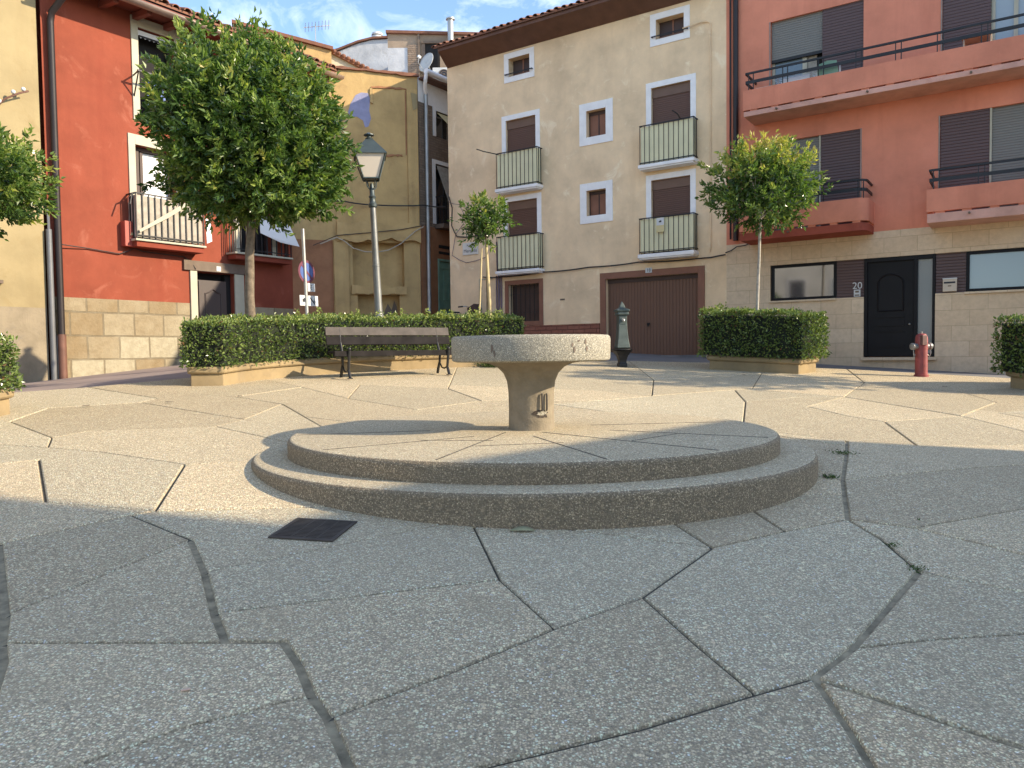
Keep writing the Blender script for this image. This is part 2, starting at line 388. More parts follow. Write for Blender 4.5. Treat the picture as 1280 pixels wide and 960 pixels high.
def wall(fr, mb, u0, u1, z0, z1, holes, depth=.22, zones=None):
    """front skin with rectangular openings and their reveals; zones: [(u0,u1,z0,z1,mat)]"""
    zones = zones or []
    us = sorted({u0, u1, *[c for h in holes for c in h[:2]], *[c for h in zones for c in h[:2]]}); us = [u for u in us if u0 <= u <= u1]
    zs = sorted({z0, z1, *[c for h in holes for c in h[2:4]], *[c for h in zones for c in h[2:4]]}); zs = [z for z in zs if z0 <= z <= z1]
    inh = lambda u, z: any(h[0] < u < h[1] and h[2] < z < h[3] for h in holes)
    base = mb.cur
    hole = {}
    for i in range(len(us)-1):
        for j in range(len(zs)-1):
            uc, zc = (us[i]+us[i+1])/2, (zs[j]+zs[j+1])/2; hole[i, j] = inh(uc, zc)
    for (i, j), h in hole.items():
        a, b, c, d = us[i], us[i+1], zs[j], zs[j+1]; uc, zc = (a+b)/2, (c+d)/2
        mi = base
        for q in zones:
            if q[0] < uc < q[1] and q[2] < zc < q[3]: mi = q[4]
        if not h:
            mb.m(mi).add([fr.p(a,0,c), fr.p(b,0,c), fr.p(b,0,d), fr.p(a,0,d)], [(0,1,2,3)])
        else:
            for ni, nj, e in ((i-1, j, ((a,c),(a,d))), (i+1, j, ((b,c),(b,d))), (i, j-1, ((a,c),(b,c))), (i, j+1, ((a,d),(b,d)))):
                if not hole.get((ni, nj), False):
                    (p, q), (r, t) = e
                    mb.m(mi).add([fr.p(p,0,q), fr.p(r,0,t), fr.p(r,-depth,t), fr.p(p,-depth,q)], [(0,1,2,3)])
    mb.m(base); return mb

def surround(fr, mb, a, b, c, d, w, wb=None, t=.02, bottom=True):
    """band of width w round the opening a..b, c..d, standing proud by t"""
    fr.box(mb, a-w, a, 0, t, c-(w if bottom else 0), d+w); fr.box(mb, b, b+w, 0, t, c-(w if bottom else 0), d+w)
    fr.box(mb, a, b, 0, t, d, d+w)
    if bottom: fr.box(mb, a, b, 0, t, c-w, c)
    return mb

def tileroof(fr, parent, u0, u1, d0, z0, run, rise, pitch=.21, name='roof', mat='tile', r=.075):
    """rows of barrel tiles running up the slope, on a thin deck"""
    mb = MB(); n = int(abs(u1-u0)/pitch); ln = math.hypot(run, rise)
    for i in range(n+1):
        u = u0+(u1-u0)*i/n; k = 7; jit = random.uniform(-.025, .025); zj = random.uniform(-.01, .012)
        a = [(r*math.cos(math.pi*q/k), r*.8*math.sin(math.pi*q/k)) for q in range(k+1)]
        vs = [fr.p(u+x, d0+jit, z0+y+zj) for x, y in a]+[fr.p(u+x, d0-run, z0+rise+y+zj) for x, y in a]
        m = k+1
        mb.add(vs, [(q, q+1, m+q+1, m+q) for q in range(k)])
        t = .018; vs2 = [fr.p(u+x*(1-t/r), d0+jit, z0+y*(1-t/r)+zj) for x, y in a]
        mb.add(vs[:m]+vs2, [(q, m+q, m+q+1, q+1) for q in range(k)])
        ins = [fr.p(u+x*(1-t/r), d0-.5, z0+rise*.5/run+y*(1-t/r)+zj) for x, y in a]
        mb.add(vs2+ins, [(q, m+q, m+q+1, q+1) for q in range(k)])
    mb.add([fr.p(u0,d0-.03,z0), fr.p(u1,d0-.03,z0), fr.p(u1,d0-run,z0+rise), fr.p(u0,d0-run,z0+rise),
            fr.p(u0,d0-.03,z0-.04), fr.p(u1,d0-.03,z0-.04), fr.p(u1,d0-run,z0+rise-.04), fr.p(u0,d0-run,z0+rise-.04)],
           [(0,1,2,3), (4,7,6,5), (0,4,5,1), (1,5,6,2), (2,6,7,3), (3,7,4,0)])
    return mb.build(name, mat, parent)

def wire(name, label, pts, r=.012, mat='cable', sag=0., group=None, parent=None):
    P = [Vector(p) for p in pts]; out = []
    for a, b in zip(P[:-1], P[1:]):
        n = max(2, int((b-a).length/.25))
        for i in range(n):
            t = i/n; q = a.lerp(b, t); q.z -= sag*4*t*(1-t); out.append(q)
    out.append(P[-1]); o = MB().tube(out, r, 6).build(name, mat, parent, True)
    if label: tag(o, label, 'cable', group)
    return o

def leafmesh(name, P, D, ln, wd, tint, mat, parent, fold=.35, core=None):
    """P base points, D unit directions, arrays; each leaf two folded triangles"""
    n = len(P); R = RNG.normal(size=(n, 3)); S = np.cross(D, R); S /= np.linalg.norm(S, axis=1)[:, None]+1e-9
    N = np.cross(S, D); ln = ln[:, None]; wd = wd[:, None]
    tip = P+D*ln - N*ln*.18; mid = P+D*ln*.48
    a = mid+S*wd*.5+N*wd*fold; b = mid-S*wd*.5+N*wd*fold
    V = np.stack([P, a, tip, b], 1).reshape(-1, 3)
    i = np.arange(n)*4; T = np.stack([i, i+1, i+2, i, i+2, i+3], 1).reshape(-1, 3)
    tv = np.repeat(tint, 4); mi = np.zeros(len(T), int)
    if core is not None:
        cv, cf = core; o = len(V); V = np.vstack([V, np.array(cv)])
        tv = np.concatenate([tv, np.full(len(cv), .1)])
    me = bpy.data.meshes.new(name)
    faces = T.tolist()
    if core is not None: faces += [[q+o for q in f] for f in cf]; mi = np.concatenate([mi, np.ones(len(cf), int)])
    me.from_pydata(V.tolist(), [], faces)
    me.materials.append(MT[mat])
    if core is not None: me.materials.append(MT['hcore'])
    me.polygons.foreach_set('material_index', mi.astype(np.int32))
    at = me.attributes.new('tint', 'FLOAT', 'POINT'); at.data.foreach_set('value', tv.astype(np.float32))
    o = bpy.data.objects.new(name, me); COL.objects.link(o); o.parent = parent; return o

# ------------------------------------------------------------------ ground, street, paving
def terrain():
    xs = sorted(set([-300, -120, -60, 60, 120, 300]+list(range(-30, 31, 3)))); ys = sorted(set([-300, -120, -60, 60, 120, 300]+list(range(-18, 37, 3))))
    cz = lambda x, y: gs(max(-24, min(24, x)), max(-15, min(30, y)))-(.25 if -14 < x < 15 and y < 29 else 0)
    me = MB(); vs = [(x, y, cz(x, y)-.05) for y in ys for x in xs]; n = len(xs)
    me.add(vs, [(j*n+i, j*n+i+1, (j+1)*n+i+1, (j+1)*n+i) for j in range(len(ys)-1) for i in range(n-1)])
    tag(me.build('ground', 'street'), None, None, None, 'structure')
terrain()
def sheet(name, poly, dz, mat):
    b = bmesh.new(); b.faces.new([b.verts.new((x, y, 0)) for x, y in poly]); bmesh.ops.triangulate(b, faces=b.faces)
    for _ in range(4): bmesh.ops.subdivide_edges(b, edges=[e for e in b.edges if e.calc_length() > 1.2], cuts=1); bmesh.ops.triangulate(b, faces=b.faces)
    mb = MB(); b.verts.index_update(); mb.add([(v.co.x, v.co.y, gs(v.co.x, v.co.y)+dz) for v in b.verts], [tuple(v.index for v in f.verts) for f in b.faces]); b.free()
    return tag(mb.build(name, mat), None, None, None, 'structure')
PLAZA = [(-8.2,-4), (11,-4), (15,7.5), (11.6,11.9), (9.75,13.35), (7.36,14.85), (5.2,16.3), (2.2,16.6), (0.3,15.9), (-1.6,15.1), (-3.6,13.9), (-4.9,12.6), (-6.1,10.7), (-8.4,8.4)]
sheet('street', [(-14,-4), (-8.2,-4), (-8.4,8.4), (-6.1,10.7), (-4.9,12.6), (-3.6,13.9), (-1.6,15.1), (0.3,15.9), (2.2,16.6), (2,22.5), (-3,29), (-10,26), (-14,20)], -.028, 'streetred')
sheet('side_street', [(2.2,16.6), (5.2,16.3), (7.36,14.85), (9.75,13.35), (11.6,11.9), (15,7.5), (22,4), (22,12), (8,19.5), (2,22.5)], -.024, 'street')

JOINTS=[
 ([(-2.83,3.9),(-2.75,4.02),(-2.32,4.58),(-2.22,4.67)],0.0065),
 ([(-3.0,4.84),(-2.22,4.67)],0.0065),
 ([(-3.81,6.08),(-3.0,4.84)],0.0086),
 ([(-4.5,6.64),(-4.03,6.56),(-3.47,6.39),(-2.59,5.97)],0.0072),
 ([(-2.59,5.97),(-2.22,4.67)],0.0086),
 ([(-2.22,4.67),(-1.43,4.78)],0.0065),
 ([(-2.28,4.55),(-1.78,4.14)],0.0086),
 ([(-1.78,4.14),(-1.97,3.55),(-2.12,3.12)],0.0065),
 ([(-2.71,4.0),(-2.12,3.12),(-1.87,2.73),(-1.74,2.48)],0.0180),
 ([(-1.78,4.14),(-1.5,3.64),(-1.27,3.17),(-1.12,2.9)],0.0162),
 ([(-1.5,3.65),(-1.03,4.0),(-0.6,4.33)],0.0065),
 ([(-1.27,3.17),(-0.86,3.31),(-0.07,3.59)],0.0072),
 ([(-0.2,4.25),(-0.07,3.59),(0.16,3.06)],0.0058),
 ([(-0.6,2.38),(-0.24,2.68),(0.16,3.06),(0.58,3.4),(1.08,4.1)],0.0079),
 ([(0.38,4.37),(1.08,4.1)],0.0079),
 ([(0.97,4.52),(1.08,4.1)],0.0072),
 ([(1.08,4.1),(1.59,4.41),(2.07,4.67)],0.0079),
 ([(1.53,4.88),(1.59,4.41)],0.0072),
 ([(2.07,4.67),(2.49,5.71),(2.98,6.75),(3.24,7.34)],0.0144),
 ([(2.33,5.8),(2.52,5.76)],0.0072),
 ([(2.52,5.76),(3.73,6.18),(4.7,6.45)],0.0065),
 ([(2.07,4.67),(2.39,4.5),(3.36,4.96),(3.83,5.18)],0.0058),
 ([(2.39,4.5),(2.45,4.44),(2.74,4.04),(2.85,3.9)],0.0058),
 ([(2.07,4.67),(2.09,4.29),(2.03,3.77)],0.0086),
 ([(2.03,3.77),(1.31,2.91),(1.07,2.68)],0.0144),
 ([(2.03,3.77),(2.37,3.52),(2.51,3.43)],0.0058),
 ([(1.31,2.91),(1.69,3.0),(2.08,3.06),(2.3,3.09)],0.0072),
 ([(-0.13,2.12),(0.39,2.34),(0.82,2.56),(1.07,2.68)],0.0086),
 ([(0.58,3.4),(0.71,2.92),(0.82,2.56)],0.0058),
 ([(1.07,2.68),(1.25,2.51),(1.47,2.31),(1.62,2.2)],0.0144),
 ([(1.1,2.66),(1.05,2.35),(1.03,2.15),(1.02,2.04)],0.0126),
 ([(-1.97,2.87),(-1.12,2.9)],0.0065),
 ([(-1.12,2.9),(-0.9,2.91),(-0.79,2.73),(-0.69,2.52),(-0.6,2.38),(-0.47,2.11),(-0.42,2.01)],0.0162),
 ([(-1.33,2.03),(-1.26,2.11),(-1.03,2.32),(-0.71,2.57)],0.0065),
 ([(-0.13,2.12),(-0.36,2.01)],0.0086),
 ([(-2.59,5.97),(-2.1,6.09)],0.0050),
 ([(-4.1,7.39),(-3.02,7.7),(-2.09,6.95)],0.0050),
 ([(-5.2,7.84),(-4.26,7.0),(-4.1,7.39)],0.0065),
 ([(-4.26,7.0),(-4.03,6.56)],0.0058),
 ([(-5.14,10.15),(-4.54,9.72),(-4.58,9.34),(-2.89,8.18)],0.0050),
 ([(-2.89,8.18),(-3.02,7.7)],0.0050),
 ([(-3.63,9.97),(-2.84,9.36),(-1.99,7.83)],0.0065),
 ([(-4.58,9.34),(-5.38,8.8),(-5.2,7.84)],0.0050),
 ([(-2.89,8.18),(-2.84,9.36)],0.0050),
 ([(-4.37,10.23),(-3.63,9.97)],0.0050),
 ([(-3.95,12.1),(-3.07,11.1),(-2.15,9.95),(-1.14,9.03)],0.0050),
 ([(-3.07,11.1),(-3.63,9.97)],0.0050),
 ([(-2.3,11.49),(-0.94,11.13),(-0.4,9.87),(-0.0,9.91)],0.0065),
 ([(-2.15,9.95),(-2.3,11.49)],0.0058),
 ([(-1.14,9.03),(-0.4,9.87)],0.0050),
 ([(-0.94,11.13),(-0.99,12.69)],0.0050),
 ([(0.59,11.29),(1.23,11.16),(1.95,10.59),(2.37,12.71)],0.0065),
 ([(1.95,10.59),(3.36,11.47)],0.0058),
 ([(2.37,12.71),(2.46,14.57)],0.0050),
 ([(2.37,12.71),(4.62,14.07)],0.0050),
 ([(0.51,9.66),(1.52,10.29),(1.95,10.59)],0.0050),
 ([(0.97,9.21),(0.51,9.66)],0.0065),
 ([(3.36,11.47),(3.11,10.12),(2.7,8.84)],0.0079),
 ([(3.36,11.47),(3.67,11.61),(4.62,14.07),(4.97,14.74)],0.0058),
 ([(3.64,11.5),(4.71,10.76),(5.37,9.06)],0.0058),
 ([(3.11,10.12),(4.06,10.7),(4.71,10.76)],0.0058),
 ([(4.2,8.56),(3.81,7.13)],0.0072),
 ([(4.2,8.56),(5.37,9.06)],0.0050),
 ([(2.73,7.74),(3.24,7.34),(3.81,7.13),(4.89,7.24),(5.37,7.27)],0.0050),
 ([(5.37,9.06),(5.91,9.63),(6.61,10.36)],0.0058),
 ([(6.86,11.73),(6.61,10.36)],0.0050),
 ([(5.91,9.63),(6.25,9.25),(6.63,8.97)],0.0065),
 ([(6.86,11.73),(5.91,12.74)],0.0050),
 ([(5.91,12.74),(4.71,10.76)],0.0050),
 ([(6.69,15.13),(5.91,12.74)],0.0065),
 ([(6.86,11.73),(8.58,12.34)],0.0050),
 ([(5.37,9.06),(5.42,8.02),(5.5,7.44)],0.0058),
 ([(3.79,9.73),(3.96,8.95),(4.2,8.56)],0.0050),
 ([(3.79,9.73),(4.71,10.76)],0.0050),
]


def cross(a, b): return a[0]*b[1]-a[1]*b[0]
def seg_hit(p, q, a, b):
    r = (q[0]-p[0], q[1]-p[1]); s = (b[0]-a[0], b[1]-a[1]); d = cross(r, s)
    if abs(d) < 1e-9: return None
    w = (a[0]-p[0], a[1]-p[1]); return cross(w, s)/d, cross(w, r)/d

def slabs():
    """close the traced joints into a planar network and cut the square into slabs"""
    rnd = random.Random(3); pts = []; segs = []
    def vid(p, tol=.07):
        for i, q in enumerate(pts):
            if math.hypot(p[0]-q[0], p[1]-q[1]) < tol: return i
        pts.append((p[0], p[1])); return len(pts)-1
    def addpoly(pl, w):
        ids = [vid(p) for p in pl]
        for a, b in zip(ids[:-1], ids[1:]):
            if a != b: segs.append((a, b, w))
    nb = len(PLAZA); addpoly(PLAZA+[PLAZA[0]], .004)
    for pl, w in JOINTS: addpoly(pl, w)
    for pl, w in EXTRA: addpoly(pl, w)
    # weld ends that lie on another segment, then split crossings
    def split():
        ch = True
        while ch:
            ch = False
            for si in range(len(segs)):
                a, b, w = segs[si]; p, q = pts[a], pts[b]; L2 = (q[0]-p[0])**2+(q[1]-p[1])**2; cut = None
                for k, v in enumerate(pts):
                    if k in (a, b): continue
                    t = ((v[0]-p[0])*(q[0]-p[0])+(v[1]-p[1])*(q[1]-p[1]))/L2
                    if .0 < t < 1. and abs(cross((q[0]-p[0], q[1]-p[1]), (v[0]-p[0], v[1]-p[1])))/math.sqrt(L2) < .05 and t*math.sqrt(L2) > .03 and (1-t)*math.sqrt(L2) > .03: cut = k; break
                if cut is None:
                    for sj in range(len(segs)):
                        if sj == si: continue
                        c, d, _ = segs[sj]
                        if len({a, b, c, d}) < 4: continue
                        h = seg_hit(p, q, pts[c], pts[d])
                        if h and 1e-3 < h[0] < 1-1e-3 and 1e-3 < h[1] < 1-1e-3:
                            cut = vid((p[0]+(q[0]-p[0])*h[0], p[1]+(q[1]-p[1])*h[0]), .03)
                            if cut in (a, b): cut = None; continue
                            break
                if cut is not None:
                    segs[si] = (a, cut, w); segs.append((cut, b, w)); ch = True; break
        seen = {}; out = []
        for a, b, w in segs:
            k = (min(a, b), max(a, b))
            if k not in seen and a != b: seen[k] = 1; out.append((a, b, w))
        segs[:] = out
    split()
    def degs():
        d = {}
        for a, b, w in segs: d[a] = d.get(a, 0)+1; d[b] = d.get(b, 0)+1
        return d
    for _ in range(6):                                     # run open ends on until they meet a joint
        dg = degs(); loose = [k for k, n in dg.items() if n == 1]
        if not loose: break
        for k in loose:
            s0 = [s for s in segs if k in s[:2]]
            if len(s0) != 1: continue
            a = s0[0][1] if s0[0][0] == k else s0[0][0]; p = pts[k]; d = (p[0]-pts[a][0], p[1]-pts[a][1]); ln = math.hypot(*d); d = (d[0]/ln, d[1]/ln)
            best = None
            for c, e, _w in segs:
                if k in (c, e): continue
                h = seg_hit(p, (p[0]+d[0], p[1]+d[1]), pts[c], pts[e])
                if h and h[0] > .02 and -.001 <= h[1] <= 1.001 and (best is None or h[0] < best): best = h[0]
            if best is None: continue
            v = vid((p[0]+d[0]*best, p[1]+d[1]*best), .05)
            if v != k: segs.append((k, v, s0[0][2]*.8))
        split()
    ch = True
    while ch:                                              # drop what is still open
        dg = degs(); n0 = len(segs); segs[:] = [s for s in segs if dg[s[0]] > 1 and dg[s[1]] > 1]; ch = len(segs) != n0
    W = {}; nbr = {}
    for a, b, w in segs: W[a, b] = W[b, a] = w; nbr.setdefault(a, []).append(b); nbr.setdefault(b, []).append(a)
    for a in nbr: nbr[a].sort(key=lambda b: math.atan2(pts[b][1]-pts[a][1], pts[b][0]-pts[a][0]))
    used = set(); faces = []
    for a in nbr:
        for b in nbr[a]:
            if (a, b) in used: continue
            f = []; u, v = a, b
            while (u, v) not in used:
                used.add((u, v)); f.append(u); l = nbr[v]; w = l[(l.index(u)-1) % len(l)]; u, v = v, w
            ar = sum(cross(pts[f[i]], pts[f[(i+1) % len(f)]]) for i in range(len(f)))/2
            if ar > .004: faces.append(f)
    mb = MB(); tint = []
    def off(f, extra, wob=0.):
        out = []; n = len(f)
        for i in range(n):
            p0, p, p1 = pts[f[i-1]], pts[f[i]], pts[f[(i+1) % n]]
            d0 = Vector((p[0]-p0[0], p[1]-p0[1])).normalized(); d1 = Vector((p1[0]-p[0], p1[1]-p[1])).normalized()
            w0 = W[f[i-1], f[i]]+extra; w1 = W[f[i], f[(i+1) % n]]+extra
            n0 = Vector((-d0.y, d0.x)); n1 = Vector((-d1.y, d1.x)); c = d0.x*d1.y-d0.y*d1.x
            if abs(c) < .12: o = (n0*w0+n1*w1)/2
            else:
                A = Vector(p)+n0*w0; B = Vector(p)+n1*w1; t = ((B.x-A.x)*d1.y-(B.y-A.y)*d1.x)/c; o = A+d0*t-Vector(p)
                m = 3.2*max(w0, w1)
                if o.length > m: o *= m/o.length
            out.append((p[0]+o.x, p[1]+o.y))
        return out
    for f in faces:
        n = len(f); g = rnd.uniform(.85, 1.07); wm = rnd.uniform(-.03, .03); col = (g*(1+wm), g, g*(1-wm), 1)
        a, b, c0 = rnd.uniform(-.003, .003), rnd.uniform(-.0015, .0015), rnd.uniform(-.0015, .0015)
        cx = sum(pts[i][0] for i in f)/n; cy = sum(pts[i][1] for i in f)/n
        zt = lambda x, y: gz(x, y)+a*.6+b*(x-cx)+c0*(y-cy)
        r0 = [(*pts[i], gz(*pts[i])-.016) for i in f]; r1 = [(x, y, gz(x, y)-.013) for x, y in off(f, 0)]
        r2 = [(x, y, zt(x, y)-.004) for x, y in off(f, .003)]; r3 = [(x, y, zt(x, y)) for x, y in off(f, .009)]
        vs = r0+r1+r2+r3
        o = len(mb.v); mb.m(1).add(vs, [])
        for i in range(n): mb.f.append([o+i, o+(i+1) % n, o+n+(i+1) % n, o+n+i]); mb.mi.append(1 if W[f[i], f[(i+1) % n]] > .0112 else 2)
        mb.m(0)
        for k in (1, 2):
            for i in range(n): mb.f.append([o+k*n+i, o+k*n+(i+1) % n, o+(k+1)*n+(i+1) % n, o+(k+1)*n+i]); mb.mi.append(0)
        mb.f.append([o+3*n+i for i in range(n)]); mb.mi.append(0)
        tint += [col]*(4*n)
    ob = mb.build('plaza_paving', ['slab', 'mortar', 'dirt'])
    at = ob.data.attributes.new('tint', 'FLOAT_COLOR', 'POINT'); at.data.foreach_set('color', np.array(tint, np.float32).ravel())
    return tag(ob, None, None, None, 'structure')
EXTRA = [([(-8.3,3),(-5.2,3.4),(-3.9,2.2),(-2.75,4.02)],.008), ([(-5.2,3.4),(-4.6,5.4),(-3.81,6.08)],.008), ([(-4.6,5.4),(-8.3,6.2)],.006), ([(-3.9,2.2),(-3.0,0.6),(-1.5,1.2),(-1.28,2.05)],.010),
 ([(-3.0,.6),(-3.4,-4)],.01), ([(-1.5,1.2),(0.1,0.5),(1.2,1.4),(1.0,2.1)],.01), ([(.1,.5),(.3,-4)],.01), ([(1.2,1.4),(2.4,1.9),(2.3,3.09)],.01), ([(2.4,1.9),(4.2,0.6),(11.5,1.2)],.01), ([(4.2,.6),(4,-4)],.01),
 ([(2.3,3.09),(3.6,3.3),(3.83,5.18)],.008), ([(3.6,3.3),(5.4,2.6),(11.8,3.2)],.008), ([(3.83,5.18),(5.6,5.0),(6.4,7.2)],.006), ([(5.6,5.0),(12.6,5.4)],.006), ([(6.4,7.2),(9.2,7.0),(14,7.2)],.006), ([(6.4,7.2),(6.0,9.4),(8.2,10.4),(12.5,10.4)],.005), ([(-8.3,-.5),(-5,.4),(-3,.6)],.008), ([(-5,.4),(-5.2,3.4)],.008)]
slabs()

# ------------------------------------------------------------------ round stone fountain on its two steps
FX, FY = .17, 6.75
def fountain():
    t = root('round_fountain', 'round stone basin on a thick pedestal above two circular pebbled steps, centre of the square', 'fountain', (FX, FY, .3))
    def step(R, z0, z1, name, mats):
        z0 -= .3; z1 -= .3; prof = [(R, z0), (R, z1-.04)]+[(R-.04*(1-math.cos(a)), z1-.04+.04*math.sin(a)) for a in [rad(x) for x in (15, 30, 45, 60, 75, 90)]]
        mb = MB().lathe(prof, 160); n = 160
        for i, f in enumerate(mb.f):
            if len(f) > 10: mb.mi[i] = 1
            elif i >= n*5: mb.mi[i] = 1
        mb.f.pop(-2); mb.mi.pop(-2)
        return mb, mats, name
    mb, ms, nm = step(2.37, -.15, .522, 'step', ['step', 'steptop']); mb.build(nm, ms, t, True, 0, 'lower circular step')
    mb, ms, nm = step(2.09, .5, .662, 'step', ['step', 'steptop']); up = mb.build(nm, ms, t, True, 0, 'upper circular step with radiating joints')
    j = MB()                                                   # joints between the slabs of the upper step
    for a, r0, r1 in ((188, .9, 2.02), (222, .75, 2.03), (250, .35, 2.03), (281, .6, 2.03), (306, .3, 2.03), (334, .7, 2.02), (14, .6, 1.9)):
        a0 = rad(a); c = Vector((math.cos(a0), math.sin(a0), 0)); b = Vector((-c.y, c.x, 0)); k = .12*math.sin(a)
        j.bar(c*r0+b*k+Vector((0, 0, .3625)), c*r1-b*k*.3+Vector((0, 0, .3625)), .011, .004)
    for a, r, a2, r2 in ((222, 1.2, 250, .95), (250, 1.3, 281, 1.1), (306, 1.25, 334, 1.3)):
        p = [Vector((q*math.cos(rad(b)), q*math.sin(rad(b)), .3625)) for b, q in ((a, r), (a2, r2))]; j.bar(p[0], p[1], .008, .004)
    j.build('joint_lines', 'dirt', up)
    c = MB().lathe([(.203, .355), (.2, .55), (.203, .70), (.215, .79), (.245, .86), (.30, .915), (.37, .945), (.44, .955)], 64)
    col = c.build('column', 'column', t, True)
    sp = MB()                                                  # the two short dark pipes and the chipped hollow below them
    for dx in (.085, .125):
        a = math.asin(dx/.21); x, y = .213*math.sin(a), -.213*math.cos(a)
        sp.tube([(x, y, .535), (x*1.03, y*1.03, .55), (x*1.03, y*1.03, .67), (x, y, .685)], .0075, 8)
    sp.build('spout', 'cable', t, True)
    ch = MB(); vs = []; n = 14
    for k in range(n):
        a = 2*math.pi*k/n; u = .055*math.cos(a)*random.uniform(.6, 1.25); w = .022*math.sin(a)*random.uniform(.7, 1.2); ang = (.09+u)/.205
        vs.append((.206*math.sin(ang), -.206*math.cos(ang), .515+w))
    ch.add(vs, [tuple(range(n))]); ch.build('chipped_patch', 'basin', col)
    st = MB(); vs = []; n = 22
    for k in range(n):
        a = 2*math.pi*k/n; u = .085*math.cos(a)*random.uniform(.55, 1.15); w = .042*math.sin(a)*random.uniform(.5, 1.2); ang = (.085+u)/.205
        vs.append((.2045*math.sin(ang), -.2045*math.cos(ang), .51+w))
    st.add(vs, [tuple(range(n))]); st.build('dark_stain', 'stain', col)
    b = MB().lathe([(.40, .955), (.66, .962), (.693, .972), (.70, .99), (.703, 1.15), (.698, 1.172), (.685, 1.185), (.60, 1.186), (.55, 1.16), (.30, 1.12), (.02, 1.11)], 120)
    ba = b.build('basin', 'basin', t, True)
                                                               # dark chips and cracks on the rim
    for ang, z0, z1, w in ((-118, 1.03, 1.12, .02), (-116, 1.0, 1.07, .013), (-63, 1.08, 1.12, .02), (-61.5, 1.02, 1.09, .014), (-52, 1.09, 1.16, .018), (-51, 1.04, 1.10, .015), (-58, 1.12, 1.14, .02)):
        n = 7; vs = []
        for k in range(n):
            a = 2*math.pi*k/n; aa = rad(ang)+(w*math.cos(a)*random.uniform(.4, 1.1))/.7; z = (z0+z1)/2+(z1-z0)/2*math.sin(a)*random.uniform(.6, 1)
            vs.append((.7045*math.cos(aa), .7045*math.sin(aa), z))
        MB().add(vs, [tuple(range(n))]).build('chip', 'lintel', ba)
fountain()

def drain():
    c = [(-1.34, 4.2), (-1.27, 4.56), (-.9, 4.5), (-.98, 4.1)]
    z = lambda x, y, d: gz(x, y)+d
    o = Vector((-1.36, 4.16, 0)); ux = Vector((.372, -.055, 0)); uy = Vector((.06, .372, 0))
    t = root('drain_grate', 'dark iron drain grate set in the paving against the lower fountain step', 'drain', (o.x, o.y, gz(o.x, o.y)))
    P = lambda a, b, d: (ux*a+uy*b)+Vector((0, 0, GX*(ux*a+uy*b).x+GY*(ux*a+uy*b).y+d))
    f = MB()
    for a0, a1, b0, b1 in ((0, 1, 0, .06), (0, 1, .94, 1), (0, .06, .06, .94), (.94, 1, .06, .94)):
        f.plate([P(a0, b0, .002), P(a1, b0, .002), P(a1, b1, .002), P(a0, b1, .002)], (0, 0, .006))
    f.build('frame', 'grate', t)
    g = MB()
    for k in range(14):
        b = .075+k*.062; g.plate([P(.06, b, .001), P(.94, b, .001), P(.94, b+.036, .001), P(.06, b+.036, .001)], (0, 0, .006))
    for a in (.3, .5, .7): g.plate([P(a, .06, .0005), P(a+.03, .06, .0005), P(a+.03, .94, .0005), P(a, .94, .0005)], (0, 0, .006))
    g.build('bars', 'grate', t)
    s = MB(); s.add([P(.03, .03, .0012), P(.97, .03, .0012), P(.97, .97, .0012), P(.03, .97, .0012)], [(0, 1, 2, 3)]); s.build('pit', 'darkvoid', t)
drain()

# ------------------------------------------------------------------ bench
def bench():
    a = Vector((-2.72, 12.36)); b = Vector((-1.21, 13.2)); d = (b-a).normalized(); c = (a+b)/2
    t = root('park_bench', 'wooden slatted bench with dark cast iron legs in front of the long curved hedge', 'bench', (c.x, c.y, gz(c.x, c.y)), math.atan2(d.y, d.x))
    hw = 1.10; lg = (b-a).length/2; sl = GX*d.x+GY*d.y            # local -Y faces the square
    Z = lambda x: sl*x*0
    s = MB()
    for k, y in enumerate((-.27, -.165, -.06, .045)): s.box(-hw, hw, y, y+.088, .345 if k == 0 else .395, .435)
    s.build('seat', 'benchgrey', t, False, .008)
    for z, y, m, nm in ((.70, .245, 'benchwood', 'upper backrest slat'), (.545, .205, 'benchgrey', 'lower backrest slat, its shadow in the darker colour')):
        q = MB(); dz = Vector((0, .26, .965)).normalized(); q.obox((0, y, z+.06), (1, 0, 0), dz.cross(Vector((1, 0, 0))).normalized(), dz, hw, .016, .072)
        q.build('backrest_slat', m, t, False, .007, nm)
    for x in (-lg, lg):
        m = MB(); g0 = sl*x
        m.tube([(x, -.30, g0+.012), (x, -.27, g0+.06), (x, -.22, g0+.14), (x, -.245, g0+.24), (x, -.27, .36), (x, -.285, .44)], [.024, .026, .022, .024, .026, .022], 8)
        m.sphere((x, -.285, .462), .03, 8)
        m.tube([(x, .20, g0+.012), (x, .17, g0+.10), (x, .10, g0+.22), (x, .09, .34), (x, .13, .44), (x, .2, .58), (x, .262, .83)], [.024, .026, .022, .022, .022, .02, .016], 8)
        m.tube([(x, -.27, .372), (x, -.08, .378), (x, .10, .38)], .021, 8)
        m.tube([(x, -.22, g0+.14), (x, -.10, g0+.11), (x, .0, g0+.12), (x, .10, g0+.21)], .014, 6)
        m.box(x-.035, x+.035, -.34, -.25, g0, g0+.014); m.box(x-.035, x+.035, .15, .25, g0, g0+.014)
        m.build('leg', 'iron', t, True)
        MB().sphere((x, -.288, .463), .026, 8).build('knob', 'ironball', t, True); MB().tube([(x, .155, .455), (x, .185, .53)], [.018, .013], 8).build('bracket', 'ironball', t, True)
bench()

